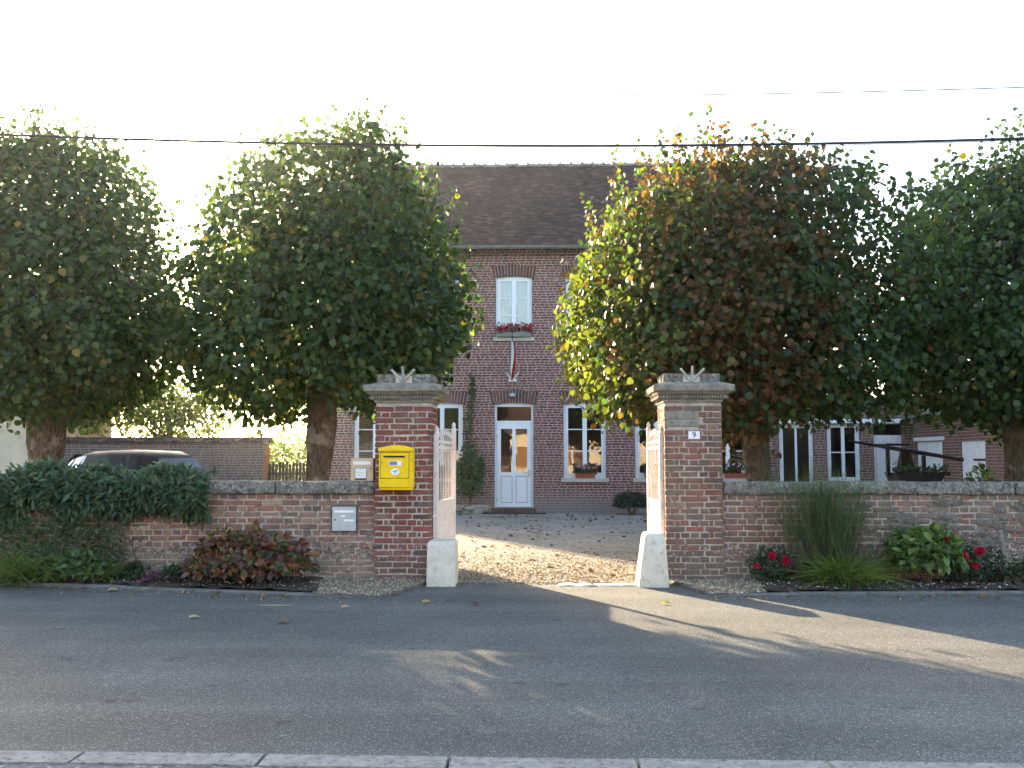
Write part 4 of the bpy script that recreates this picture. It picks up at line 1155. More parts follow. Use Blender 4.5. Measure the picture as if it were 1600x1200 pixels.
# ================================================================ right wing and side outbuilding
WX1 = 10.55; WT = Z(628, HY)
wing = empty('brick_wing', ((HX1 + WX1) / 2, HY, 0), 'single storey brick wing with white lintel beam right of the house', 'building')
wh = [(X(1219, HY), X(1273, HY), 0.1, Z(663, HY)), (X(1294, HY), X(1346, HY), .85, Z(663, HY)), (X(1367, HY), X(1414, HY), 0.05, Z(663, HY))]
xs = sorted({HX1 + .003, WX1} | {h[0] for h in wh} | {h[1] for h in wh}); zs = sorted({0.0, WT} | {h[2] for h in wh} | {h[3] for h in wh})
m = MB()
for a, b in zip(xs[:-1], xs[1:]):
    for c, d in zip(zs[:-1], zs[1:]):
        if any(h[0] < (a + b) / 2 < h[1] and h[2] < (c + d) / 2 < h[3] for h in wh): continue
        m.quad((a, HY + .05, c), (b, HY + .05, c), (b, HY + .05, d), (a, HY + .05, d))
for a, b, c, d in wh:
    y2 = HY + .3
    m.quad((a, HY + .05, c), (a, y2, c), (a, y2, d), (a, HY + .05, d)); m.quad((b, HY + .05, c), (b, HY + .05, d), (b, y2, d), (b, y2, c)); m.quad((a, HY + .05, d), (a, y2, d), (b, y2, d), (b, HY + .05, d)); m.quad((a, HY + .05, c), (b, HY + .05, c), (b, y2, c), (a, y2, c))
m.build('wall', M_WING, wing, fixn=False)
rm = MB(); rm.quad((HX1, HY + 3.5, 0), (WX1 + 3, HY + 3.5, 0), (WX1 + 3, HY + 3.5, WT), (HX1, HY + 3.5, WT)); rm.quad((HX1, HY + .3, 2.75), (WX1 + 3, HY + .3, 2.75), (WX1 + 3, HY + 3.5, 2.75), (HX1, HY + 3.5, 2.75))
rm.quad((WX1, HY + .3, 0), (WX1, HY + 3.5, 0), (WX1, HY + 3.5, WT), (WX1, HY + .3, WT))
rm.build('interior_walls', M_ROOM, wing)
box('lintel_beam', M_WHITEWOOD, wing, X(1212, HY), WX1 - .02, HY - .05, HY + .045, Z(662, HY), Z(655, HY), .006)
m = MB(); m.box(HX1 + .05, WX1 + 3.2, HY - .12, HY + 3.6, WT, WT + .07); m.add([(HX1 + .01, HY - .12, WT + .07), (WX1 + 3.2, HY - .12, WT + .07), (WX1 + 3.2, HY + 3.6, WT + .35), (HX1 + .01, HY + 3.6, WT + .35)], [(0, 1, 2, 3)])
m.build('roof', M_SLATE, wing)
a, b, c, d = wh[0]
window(wing, (a + b) / 2, (b - a) / 2, c, d, HY + .05, False, False, 1, 2, .0, M_WHITEWOOD, .085, .03)
a, b, c, d = wh[1]
window(wing, (a + b) / 2, (b - a) / 2, c, d, HY + .05, False, True, 2, 2, .0, M_WHITEWOOD, .07, .045)
def plank_door(parent, p0, p1, z0, z1, nrm_, n, name='plank_door', strap=None):
    """vertical boards between two ground points"""
    p0, p1 = Vector(p0), Vector(p1); dr_ = (p1 - p0).normalized(); L = (p1 - p0).length; nn = Vector(nrm_)
    m = MB()
    for i in range(n):
        a = p0 + dr_ * (L * i / n + .004); b = p0 + dr_ * (L * (i + 1) / n - .004)
        m.rings([[a + Vector((0, 0, z)), b + Vector((0, 0, z)), b + nn * .03 + Vector((0, 0, z)), a + nn * .03 + Vector((0, 0, z))] for z in (z0, z1)])
    m.rings([[p0 - nn * .02 + Vector((0, 0, z)), p1 - nn * .02 + Vector((0, 0, z)), p1 + nn * .012 + Vector((0, 0, z)), p0 + nn * .012 + Vector((0, 0, z))] for z in (z0, z1)])
    o = m.build(name, M_WHITEWOOD, parent)
    for (u0, u1, z) in (strap or []):
        a = p0 + dr_ * L * u0; b = p0 + dr_ * L * u1
        s = MB().rings([[a + nn * .032 + Vector((0, 0, q)), b + nn * .032 + Vector((0, 0, q)), b + nn * .045 + Vector((0, 0, q)), a + nn * .045 + Vector((0, 0, q))] for q in (z - .025, z + .025)])
        s.build('strap_hinge', M_IRON, o)
    return o
a, b, c, d = wh[2]
plank_door(wing, (a + .01, HY + .22, 0), (b - .01, HY + .22, 0), .06, Z(680, HY), (0, -1, 0), 8, strap=[(.05, .98, Z(695, HY))])

SX = WX1; SY0, SY1 = 19.6, HY + .05
outb = empty('brick_outbuilding', (SX, SY0, 0), 'low brick outbuilding with two white plank doors at the right', 'building')
SE = 2.66
def ypx(px): # y on the plane x = SX seen at this pixel column
    d = ray(px, 715); return SX / d.x * d.y
dh = [(ypx(1473), ypx(1432), .05, 1.98), (ypx(1540), ypx(1502), .55, 1.95)]
ys = sorted({SY0, SY1} | {h[0] for h in dh} | {h[1] for h in dh}); zs = sorted({0.0, SE} | {h[2] for h in dh} | {h[3] for h in dh})
m = MB()
for a, b in zip(ys[:-1], ys[1:]):
    for c, d in zip(zs[:-1], zs[1:]):
        if any(h[0] < (a + b) / 2 < h[1] and h[2] < (c + d) / 2 < h[3] for h in dh): continue
        m.quad((SX, a, c), (SX, b, c), (SX, b, d), (SX, a, d))
for a, b, c, d in dh:
    x2 = SX + .25
    m.quad((SX, a, c), (x2, a, c), (x2, a, d), (SX, a, d)); m.quad((SX, b, c), (SX, b, d), (x2, b, d), (x2, b, c)); m.quad((SX, a, d), (x2, a, d), (x2, b, d), (SX, b, d)); m.quad((SX, a, c), (SX, b, c), (x2, b, c), (x2, a, c))
m.quad((SX, SY0, 0), (SX + 5, SY0, 0), (SX + 5, SY0, SE), (SX, SY0, SE))
m.add([(SX, SY0, SE), (SX + 5, SY0, SE), (SX + 2.5, SY0, SE + 1.5)], [(0, 1, 2)])
m.build('wall', M_WING, outb, fixn=False)
plank_door(outb, (SX + .07, dh[0][1] - .01, 0), (SX + .07, dh[0][0] + .01, 0), .06, 1.979, (-1, 0, 0), 9, strap=[(.0, .35, 1.7), (0, .35, .5)])
plank_door(outb, (SX + .05, dh[1][1] - .01, 0), (SX + .05, dh[1][0] + .01, 0), .551, 1.949, (-1, 0, 0), 8, name='plank_shutter', strap=[(.5, .99, 1.50)])
box('lintel', M_WHITEWOOD, outb, SX - .02, SX + .15, dh[0][0] - .15, dh[0][1] + .15, 2.0, 2.10, .006)
m = MB(); nr = 20
for r in range(nr):
    t0, t1 = r / nr, (r + 1.3) / nr
    xa, za = SX - .22 + 2.75 * t0, SE + .0 + 1.6 * t0; xb, zb_ = SX - .22 + 2.75 * min(1, t1), SE + 1.6 * min(1, t1)
    m.quad((xa, SY0 - .15, za + .05), (xa, SY1 + 4, za + .05), (xb, SY1 + 4, zb_ + .03), (xb, SY0 - .15, zb_ + .03)); m.quad((xa, SY0 - .15, za + .02), (xa, SY1 + 4, za + .02), (xa, SY1 + 4, za + .05), (xa, SY0 - .15, za + .05))
m.quad((SX + 2.53, SY0 - .15, SE + 1.62), (SX + 2.53, SY1 + 4, SE + 1.62), (SX + 5.2, SY1 + 4, SE), (SX + 5.2, SY0 - .15, SE))
m.build('roof', M_SLATE, outb)
m = MB(); rs = []
for yy in (SY0 - .1, SY1 - .05):
    rs.append([(SX - .27 + .07 * math.cos(a), yy, SE + .03 + .07 * math.sin(a)) for a in np.linspace(math.pi, 2 * math.pi, 9)] + [(SX - .27 + .06 * math.cos(a), yy, SE + .032 + .06 * math.sin(a)) for a in np.linspace(2 * math.pi, math.pi, 9)])
m.rings(rs).build('gutter', M_ZINC, outb)

# ================================================================ left background: garden wall, fence, plaster house
bwx0, bwx1 = X(-150, HY), X(411, HY)
gw = empty('garden_wall', ((bwx0 + bwx1) / 2, HY, 0), 'dark brick garden wall with tiled coping behind the parked car', 'wall')
gt = Z(692, HY)
box('wall', M_BACKWALL, gw, bwx0, bwx1, HY, HY + .3, 0, gt)
x = bwx0; k = 0
while x < bwx1 - .05:
    L = .28
    m = MB().rings([[(x + .004, HY - .07, gt + .002), (x + L - .004, HY - .07, gt + .002), (x + L - .004, HY + .37, gt + .002), (x + .004, HY + .37, gt + .002)],
                    [(x + .004, HY - .07, gt + .05), (x + L - .004, HY - .07, gt + .05), (x + L - .004, HY + .37, gt + .05), (x + .004, HY + .37, gt + .05)],
                    [(x + .004, HY + .12, gt + .17 + random.uniform(-.015, .015)), (x + L - .004, HY + .12, gt + .17), (x + L - .004, HY + .18, gt + .17), (x + .004, HY + .18, gt + .17)]])
    m.build('coping_tile', M_ROOF, gw); x += L
box('end_post', M_WOODO, gw, bwx1 + .004, bwx1 + .11, HY - .03, HY + .27, 0, gt - .02, .008)
fx0, fx1 = bwx1 + .13, X(514, HY) - .1
pf = empty('picket_fence', ((fx0 + fx1) / 2, HY, 0), 'dark wooden picket fence between the garden wall and the house', 'fence')
nk = 17
for i in range(nk):
    xx = fx0 + (fx1 - fx0) * (i + .5) / nk; hh = 1.42 + random.uniform(-.03, .03)
    MB().prism([(xx - .037, .06), (xx + .037, .06), (xx + .037, hh - .05), (xx, hh), (xx - .037, hh - .05)], HY + .06, HY + .082).build('picket', M_PICKET, pf)
for z in (.35, 1.05): box('rail', M_PICKET, pf, fx0, fx1, HY + .084, HY + .13, z, z + .08)

ph = empty('plaster_house', (X(20, 25.9), 25.9, 0), 'pale plastered house wall at the far left edge', 'house')
phx = X(44, 25.9)
m = MB(); m.box(-26, phx, 25.9, 31, 0, 3.0); m.build('wall', M_PLASTER, ph)
m = MB(); m.add([(-26.3, 25.6, 2.95), (phx + .2, 25.6, 2.95), (phx + .2, 28.5, 4.9), (-26.3, 28.5, 4.9), (phx + .2, 31.3, 2.95), (-26.3, 31.3, 2.95)], [(0, 1, 2, 3), (3, 2, 4, 5), (1, 4, 2)])
m.build('roof', M_ROOF, ph)

# ================================================================ trees
def make_tree(name, label, px, tw, ccx, ccy, rpx, rpy, rdn, Y=14.8, ry=2.25, n=34000, seed=1, colf=None, leaf=.098, shoots=70, group='pollarded lindens behind the street wall', bare_to=None, low=1.0, shoot_h=1.0, taper=.20):
    rr_ = np.random.default_rng(seed); rd = random.Random(seed)
    bx0 = X(px, Y); c = at(ccx, ccy, Y); sc = F / Y
    a, b = rpx / sc, rpy / sc; bdn = rdn / sc
    t = empty(name, (bx0, Y, 0), label, 'tree', group)
    m = MB(); tr = tw / sc / 2
    pts = []; rad = []
    topz = c.z + .2
    for i in range(13):
        q = i / 12; z = topz * q
        pts.append((bx0 + (c.x - bx0) * q ** 2 + .04 * math.sin(q * 7 + seed), Y + .05 * math.sin(q * 5 + seed * 2), z))
        rad.append(tr * (1.0 + .35 * math.exp(-z * 3.5) + (.22 if abs(z - c.z + b * .8) < .4 else 0)) * (1 - .5 * max(0, (z - 2.2) / max(.1, topz - 2.2))))
    m.tube(pts, rad, 14)
    for k in range(11):
        ang = 2 * math.pi * k / 11 + rd.uniform(-.3, .3); z0 = rd.uniform(1.9, c.z - .2)
        q = z0 / topz; s0 = Vector((bx0 + (c.x - bx0) * q ** 2, Y, z0))
        el = rd.uniform(.25, .9); ln = rd.uniform(.55, .85)
        e0 = c + Vector((a * ln * math.cos(ang) * math.cos(el), ry * ln * math.sin(ang) * math.cos(el), b * ln * math.sin(el)))
        md = s0.lerp(e0, .5) + Vector((rd.uniform(-.15, .15), rd.uniform(-.15, .15), -.1))
        m.tube([s0, md, e0], [.085, .06, .02], 7)
    tk = m.build('trunk', M_BARK, t, smooth=True)
    bm = bmesh.new(); bm.from_mesh(tk.data)
    bmesh.ops.subdivide_edges(bm, edges=[e for e in bm.edges if max(v.co.z for v in e.verts) < 2.8 and e.calc_length() > .06], cuts=2, use_grid_fill=True)
    for v in bm.verts:
        if v.co.z < 2.8:
            d = Vector((v.co.x, v.co.y, 0)).normalized(); q = Vector((v.co.x * 9, v.co.y * 9, v.co.z * 2.2)) + Vector((seed * 5, 0, 0))
            v.co += d * (.035 * mnoise.noise(q) + .02 * mnoise.noise(q * 2.7))
    bm.to_mesh(tk.data); bm.free(); tk.data.polygons.foreach_set('use_smooth', [True] * len(tk.data.polygons))
    # crown: leaf clumps spread through an uneven ellipsoid
    nc = n // 9
    d = rr_.normal(size=(nc, 3)); d = nrm(d)
    lobes = nrm(rr_.normal(size=(46, 3))); amp = rr_.uniform(-.16, .18, 46)
    Rr = 1 + (np.clip(d @ lobes.T, 0, 1) ** 16 * amp[None]).sum(1)
    p_ = 2.25   # slightly boxy, as a clipped crown
    pw = np.where(d[:, 2] > 0, p_, 3.3)
    den = (np.abs(d[:, 0]) ** pw + np.abs(d[:, 1]) ** pw + np.abs(d[:, 2]) ** pw) ** (1 / pw)
    rad_ = Rr / den * (1 - .62 * rr_.random(nc) ** 1.9)
    bz = np.where(d[:, 2] > 0, b, bdn)
    cen = np.array(c) + d * rad_[:, None] * np.column_stack([np.full(nc, a), np.full(nc, ry), bz])
    up_ = ((cen[:, 2] - c.z) / b).clip(0, 1); cen[:, 0] = c.x + (cen[:, 0] - c.x) * (1 - taper * up_); cen[:, 1] = Y + (cen[:, 1] - Y) * (1 - taper * up_)
    zl = c.z - bdn * low * .98
    cen = cen[cen[:, 2] > zl + .25 * np.sin(cen[:, 0] * 3 + seed)]
    P = np.repeat(cen, 9, 0); P = P + rr_.normal(size=P.shape) * .13
    out = nrm((P - np.array(c)) / np.array((a, ry, b)))
    # upright shoots with spaced leaves above the top and sides
    sh = []; tw_ = MB()
    for k in range(shoots):
        ang = rr_.uniform(0, 2 * math.pi); rad0 = rr_.random() ** .6 * .92
        x0 = c.x + a * rad0 * math.cos(ang); y0 = Y + ry * rad0 * math.sin(ang)
        z0 = c.z + b * (max(0, 1 - rad0 ** p_) ** (1 / p_)) * .93
        L = rr_.uniform(.35, .95) * (1 if rr_.random() < .75 else 1.45) * (1.05 - .55 * rad0) * shoot_h
        dx = rr_.normal() * .10 + .35 * rad0 * math.cos(ang); dy = rr_.normal() * .1
        e0 = (x0 + dx * L, y0 + dy * L, z0 + L)
        tw_.tube([(x0, y0, z0 - .25), e0], [.007, .002], 4, False)
        for q in np.arange(.1, 1.03, .062 / L):
            sh.append((x0 + dx * L * q + rr_.normal() * .035, y0 + dy * L * q + rr_.normal() * .035, z0 + L * q))
    for k in range(int(shoots * .8)):
        ang = rr_.uniform(0, 2 * math.pi); el = rr_.uniform(-.25, .9); dv = np.array((math.cos(ang) * math.cos(el), math.sin(ang) * math.cos(el), math.sin(el)))
        dn = (np.abs(dv) ** p_).sum() ** (1 / p_); s0 = np.array(c) + dv / dn * np.array((a * (1 - taper * max(0, dv[2])), ry * (1 - taper * max(0, dv[2])), b if dv[2] > 0 else bdn)) * .93
        L = rr_.uniform(.2, .5); dd = dv * .75 + np.array((0, 0, .45)) + rr_.normal(size=3) * .15
        tw_.tube([tuple(s0 - dd * .2), tuple(s0 + dd * L)], [.006, .002], 4, False)
        for q in np.arange(.1, 1.03, .07 / L):
            sh.append(tuple(s0 + dd * L * q + rr_.normal(size=3) * .035))
    ns = len(sh)
    if ns:
        tag(tw_.build('shoots', M_TWIG, t), kind='stuff')
        Ps = np.array(sh); outs = nrm(rr_.normal(size=(ns, 3)) * (1, 1, .2))
        P = np.concatenate([P, Ps]); out = np.concatenate([out, outs])
    nn = len(P)
    N = out * .55 + rr_.normal(size=(nn, 3)) * .55 + (0, 0, .35)
    T = out * .45 + rr_.normal(size=(nn, 3)) * .5 + (0, 0, -.75)
    S = rr_.uniform(.68, 1.22, nn) * leaf
    if ns: S[-ns:] *= .82
    C = colf(P, rr_) if colf else None
    cr = leafmesh('crown', P, N, T, S, C, T_HEART, M_LEAF, t)
    tag(cr, kind='stuff')
    return t
GREENS = np.array([(.032, .062, .020), (.042, .078, .024), (.055, .095, .026), (.026, .050, .020)])
def col_green(yel=.04, olive=.1):
    def f(P, r):
        n = len(P); C = GREENS[r.integers(0, 4, n)] * (1 + r.normal(size=(n, 1)) * .2).clip(.55, 1.6)
        u = r.random(n)
        C[u < yel] = np.array((.20, .15, .02)) * (1 + r.normal(size=((u < yel).sum(), 1)) * .25)
        k = (u > 1 - olive); C[k] = np.array((.085, .095, .025)) * (1 + r.normal(size=(k.sum(), 1)) * .2)
        return C.clip(.008, .5)
    return f
def col_autumn(c, a):
    def f(P, r):
        n = len(P); C = GREENS[r.integers(0, 4, n)] * (1 + r.normal(size=(n, 1)) * .2).clip(.55, 1.6)
        # rust spreads from the left and middle, green stays at the right
        q = (P[:, 0] - c) / a
        nz = vnoise(P, .9, 3); n3 = vnoise(P, 2.6, 7)
        w_ = .62 * np.exp(-((q + .02) / .55) ** 2) + .4 * nz + .75 * n3 + .10 * r.normal(size=n)
        y_ = .62 - .80 * (q + .72) - .4 * nz + .5 * vnoise(P, 2.2, 9)
        u = r.random(n)
        rust = u < np.clip(w_, .04, .8) * np.where(q > .5, .2, 1) * np.where(q < -.6, .55, 1)
        yel = (~rust) & (r.random(n) < np.clip(y_, .03, .85))
        pal = np.array([(.115, .056, .02), (.085, .052, .02), (.145, .072, .02), (.065, .044, .02), (.105, .045, .015)])
        C[rust] = pal[r.integers(0, 5, rust.sum())] * (1 + r.normal(size=(rust.sum(), 1)) * .25).clip(.5, 1.6)
        C[yel] = np.array((.088, .106, .024)) * (1 + r.normal(size=(yel.sum(), 1)) * .25).clip(.5, 1.6)
        return C.clip(.008, .5)
    return f
make_tree('linden_tree', 'green linden at the far left beside the parked car', 75, 46, 62, 475, 200, 258, 178, seed=3, colf=col_green(.01, .08), shoots=120, shoot_h=1.0)
make_tree('linden_tree', 'round green linden behind the yellow letter box pier', 493, 37, 520, 475, 219, 236, 180, seed=5, colf=col_green(.012, .16), low=.9, shoots=130)
make_tree('linden_tree', 'autumn linden with rust and yellow leaves behind the number plate pier', 1192, 40, 1143, 478, 245, 220, 185, seed=8, colf=col_autumn(X(1138, 14.8), 2.55), shoots=190, n=40000, shoot_h=1.05, taper=.10)
make_tree('linden_tree', 'dark green linden at the right edge of the picture', 1597, 56, 1602, 478, 198, 215, 185, seed=12, colf=col_green(.01, .06), shoots=110)

# trees and hedge beyond the garden wall
def loose_tree(name, label, c, rad, n, leaf, cols, wts, seed, group='trees beyond the garden wall'):
    e = empty(name, (c[0], c[1], 0), label, 'tree', group)
    r_ = np.random.default_rng(seed)
    nc = n // 8; d = nrm(r_.normal(size=(nc, 3))); lump = 1 + .35 * vnoise(d, 2.2, seed)
    cen = np.array(c) + d * np.array(rad) * ((1 - .75 * r_.random(nc) ** 1.5) * lump)[:, None]
    P = np.repeat(cen, 8, 0) + r_.normal(size=(nc * 8, 3)) * .2
    P[:, 2] = np.maximum(P[:, 2], .1)
    N = r_.normal(size=P.shape) * .7 + (0, 0, .6); T = r_.normal(size=P.shape) + (0, 0, -.6)
    tag(leafmesh('crown', P, N, T, r_.uniform(.7, 1.3, len(P)) * leaf, palette(len(P), cols, wts), T_OVAL, M_LEAF, e), kind='stuff')
    m = MB().tube([(c[0], c[1], 0), (c[0] + .1, c[1], c[2] * .5), (c[0], c[1], c[2] + rad[2] * .4)], [.16, .12, .04], 9)
    for k in range(9):
        a = 2 * math.pi * k / 9
        m.tube([(c[0], c[1], c[2] * (.4 + .05 * k)), (c[0] + rad[0] * .75 * math.cos(a), c[1] + rad[1] * .75 * math.sin(a), c[2] + rad[2] * (.1 * k - .3))], [.06, .012], 6)
    m.build('trunk', M_BARK, e)
    return e
YG = [(.07, .11, .025), (.10, .14, .03), (.05, .085, .025), (.13, .13, .03)]
loose_tree('garden_tree', 'sunlit leafy tree above the garden wall behind the car roof', (X(262, 30), 30, 3.1), (2.3, 1.8, 1.1), 5200, .14, YG, [3, 2, 3, 1], 21)
loose_tree('garden_tree', 'dark leafy tree enlarged to shade the road, behind the trunk of the far left linden', (X(100, 29.5), 29.5, 4.9), (2.5, 1.7, 2.9), 13000, .17, YG, [3, 1, 4, 0], 22)  # crown height, density and position shaped to screen sun from the road
hd = empty('garden_hedge', (X(450, 31), 31, 0), 'bright sunlit hedge seen over the picket fence', 'hedge')
n = 5200; P = np.column_stack([rng.uniform(X(380, 31), X(540, 31), n), 31 + rng.normal(size=n) * .5, rng.uniform(.05, 2.15, n) + .25 * rng.normal(size=n)])
tag(leafmesh('foliage', P, rng.normal(size=P.shape) + (0, -.3, .8), rng.normal(size=P.shape), rng.uniform(.08, .17, n), palette(n, [(.08, .13, .03), (.12, .17, .035), (.05, .09, .025)], [3, 2, 2]), T_OVAL, M_LEAF, hd), kind='stuff')

# ================================================================ shrubs and plants along the walls
def evergreen():
    cx0, cx1 = X(-60, WY), X(326, WY)
    e = empty('evergreen_shrub', ((cx0 + cx1) / 2, WY - .1, 0), 'dark evergreen shrub sprawling over the left street wall', 'shrub')
    # shoots arching over the coping, each with whorls of long leaves
    n = 1050; u = rng.random(n)
    bx = cx0 + (cx1 - cx0) * u
    top = 1.33 + .17 * vnoise(np.column_stack([bx * 1.7, bx * 0, bx * 0]), 1.0, 2) - .10 * (u > .93)
    hgt = np.where(u < .28, .62, .42) + .14 * vnoise(np.column_stack([bx * 2.2, bx * 0 + 4, bx * 0]), 1.0, 5)
    th_ = rng.uniform(-.3, math.pi + .2, n)
    cz = top - hgt / 2; P0 = np.column_stack([bx, WY + .10 - .30 * np.sin(th_).clip(-.2, 1) - .08 * rng.random(n), cz + hgt / 2 * np.cos(th_) * (1 - .3 * rng.random(n))])
    per = 13
    P = np.repeat(P0, per, 0) + rng.normal(size=(n * per, 3)) * .045
    outd = np.column_stack([rng.normal(size=n) * .6, -np.sin(th_) - .25, np.cos(th_) * .7 + .25]); D = np.repeat(nrm(outd), per, 0)
    T = D * .55 + nrm(rng.normal(size=P.shape)) * .8; T[:, 2] -= .12
    N = rng.normal(size=P.shape) * .3 + (0, -.5, .9)
    C = palette(len(P), [(.045, .085, .055), (.062, .112, .068), (.085, .135, .08), (.11, .14, .055)], [4, 4, 2, .6])
    tag(leafmesh('foliage', P, N, T, rng.uniform(.09, .16, len(P)), C, T_LANCE, M_LEAF2, e), kind='stuff')
    m = MB()
    for k in range(16):
        x0 = rng.uniform(cx0 + .9, cx0 + 2.4); m.tube([(x0 + rng.normal() * .1, WY - .15 - rng.random() * .1, .02), (x0 + rng.normal() * .2, WY - .2, .5), (x0 + rng.normal() * .5, WY - .08, 1.0)], [.013, .010, .006], 5)
    m.build('stems', M_TWIG, e)
evergreen()
def tuft(name, label, cat, cx, cy, n, L, spread, cols, wts, W=.012, bend=.7, tilt=.55, group=None, seg=5):
    e = empty(name, (cx, cy, .03), label, cat, group)
    P = np.column_stack([cx + rng.normal(size=n) * spread, cy + rng.normal(size=n) * spread * .7, np.full(n, .03)])
    D = np.column_stack([rng.normal(size=n) * tilt, rng.normal(size=n) * tilt - .12, np.ones(n)])
    tag(blades('blades', P, D, rng.uniform(.55, 1.1, n) * L, np.full(n, W) * rng.uniform(.7, 1.3, n), bend * rng.uniform(.4, 1.3, n), palette(n, cols, wts), M_GRASS, e, seg), kind='stuff')
    return e
def gp(px, py): v = gr(px, py, .05); return v.x, v.y
GR = [(.08, .13, .03), (.11, .155, .035), (.06, .10, .03), (.16, .16, .06)]
x, y = gp(38, 907); tuft('grass_clump', 'tall green grass clump at the left end of the flower bed', 'grass', x, y, 620, .75, .17, GR, [3, 3, 2, 1])
x, y = gp(150, 908)
shrub('leafy_weed', 'bright green leafy weed low in the bed beside the tall grass clump', 'plant', (x - .2, y, .14), (.42, .2, .24), 620, .085, [(.06, .10, .035), (.085, .13, .045), (.045, .075, .03)], [2, 2, 1], T_OVAL)
shrub('leafy_weed', 'tangle of grey green weeds below the evergreen shrub', 'plant', (X(95, 11.5), 11.5, .42), (.85, .22, .42), 2300, .075, [(.05, .085, .042), (.08, .12, .055), (.13, .12, .065)], [3, 2, 1], T_LANCE)
x, y = gp(165, 906); tuft('grass_clump', 'small strap leaved clump in the middle of the left bed', 'grass', x, y, 130, .45, .12, GR, [2, 3, 1, 1], .022, .8)
for px, py, lab in ((207, 907, 'small dark leafy plant left of the purple seedling'), (277, 908, 'small dark leafy plant beside the red brown peony bush')):
    x, y = gp(px, py)
    shrub('bed_plant', lab, 'plant', (x, y, .10), (.19, .14, .15), 260, .065, [(.03, .06, .03), (.045, .08, .035)], [1, 1], T_OVAL)
x, y = gp(238, 911)
shrub('purple_seedling', 'small purple leaved seedling near the kerb in the left bed', 'plant', (x, y, .07), (.16, .10, .10), 170, .06, [(.12, .04, .075), (.17, .07, .11), (.05, .06, .03)], [2, 1, 1], T_OVAL)
pc = gp(400, 905)
peony = shrub('peony_bush', 'red brown peony bush turning autumn colours in the left bed', 'shrub', (pc[0], 11.22, .20), (.70, .42, .46), 2300, .105, [(.17, .055, .035), (.10, .05, .046), (.22, .105, .04), (.09, .11, .04), (.16, .08, .088), (.28, .18, .08), (.06, .08, .05)], [3, 3, 2, 3, 2, .8, 2], T_OVAL, up=.3, hang=-.35)
n = 46; P = np.column_stack([pc[0] + rng.normal(size=n) * .22, 11.2 + rng.normal(size=n) * .12, np.full(n, .2)])
blades('dry_stalks', P, np.column_stack([rng.normal(size=n) * .5, rng.normal(size=n) * .3 - .1, np.ones(n)]), rng.uniform(.3, .62, n), np.full(n, .009), np.full(n, .1), palette(n, [(.30, .22, .13), (.22, .14, .08)], [1, 1]), M_GRASS, peony, 3)
# broom on the right
bx_b, by_b = X(1288, 11.5), 11.48
broom = empty('broom_shrub', (bx_b, by_b, 0), 'tall wispy green broom shrub rising above the right street wall', 'shrub')
n = 460
P = np.column_stack([bx_b + rng.normal(size=n) * .17, by_b + rng.normal(size=n) * .07, np.full(n, .03)])
D = np.column_stack([rng.normal(size=n) * .20 + (P[:, 0] - bx_b) * .5, rng.normal(size=n) * .10 - .02, np.ones(n)])
Lb = rng.uniform(.7, 1.42, n)
tag(blades('stems', P, D, Lb, np.full(n, .0055), rng.uniform(-.05, .12, n), palette(n, [(.05, .065, .03), (.10, .075, .04), (.13, .09, .05), (.035, .05, .03)], [2, 2, 1, 2]), M_GRASS, broom, 4), kind='stuff')
n = 3600
k = rng.integers(0, 460, n); q = rng.uniform(.45, 1.0, n); Dn = nrm(D)
P = P[k] + Dn[k] * (Lb[k] * q)[:, None]
D2 = Dn[k] + rng.normal(size=(n, 3)) * .30 + (0, 0, .35)
tag(blades('twigs', P, D2, rng.uniform(.10, .30, n), np.full(n, .0042), rng.uniform(0, .1, n), palette(n, [(.07, .11, .045), (.09, .135, .045), (.055, .08, .04)], [3, 2, 2]), M_GRASS, broom, 3), kind='stuff')
x, y = gp(1315, 912); tuft('grass_clump', 'bright arching grass clump at the foot of the broom', 'grass', x, y, 720, .78, .11, [(.10, .16, .03), (.14, .19, .04), (.07, .115, .028), (.19, .18, .07)], [3, 2, 2, .7], .014, .95, .5)
x, y = gp(1440, 898)
shrub('hydrangea', 'light green broad leaved bush beside the broom', 'shrub', (X(1440, 11.42), 11.42, .27), (.42, .34, .42), 1050, .12, [(.10, .16, .04), (.135, .20, .055), (.07, .115, .04)], [3, 2, 2], T_OVAL, hang=-.4, up=.6)
def bloom_mesh(name, r, col):
    n = 46; d = nrm(rng.normal(size=(n, 3))); d[:, 2] = np.abs(d[:, 2]) * .8 - .1
    o = leafmesh(name, d * r * .45 * rng.uniform(.2, 1, (n, 1)), d + rng.normal(size=(n, 3)) * .25, np.cross(d, rng.normal(size=(n, 3))), np.full(n, r * 1.0), palette(n, [col, tuple(c * .7 for c in col)], [2, 1], .15), T_HEART, M_PETAL)
    return o
def rose(label, cx, cy, rad, hgt, flowers, n=700):
    e = shrub('rose_bush', label, 'rose bush', (cx, cy, hgt * .55), (rad, rad * .6, hgt * .5), n, .05, [(.025, .05, .022), (.04, .065, .03), (.05, .04, .03)], [3, 2, 1], T_OVAL, group='red roses in the right bed')
    for px, py, r in flowers:
        v = at(px, py, cy - rad * .55)
        o = bloom_mesh('bloom', r, (.48, .012, .045)); o.parent = e; o.location = v - wloc(e)
rose('red rose bush at the foot of the number plate pier', X(1205, 11.55), 11.55, .28, .42, [(1207, 868, .055), (1228, 876, .06), (1183, 884, .04)], 620)
rose('red rose bush between the broad leaved bush and the wooden stake', X(1512, 11.5), 11.5, .38, .48, [(1478, 844, .05), (1505, 870, .075), (1531, 861, .06), (1524, 884, .045)], 950)
shrub('bed_plant', 'dark low foliage beside the wooden stake at the right edge', 'plant', (X(1592, 11.5), 11.5, .10), (.35, .22, .2), 420, .06, [(.03, .05, .025), (.05, .07, .03)], [1, 1], T_OVAL)
sx = X(1562, 11.5)
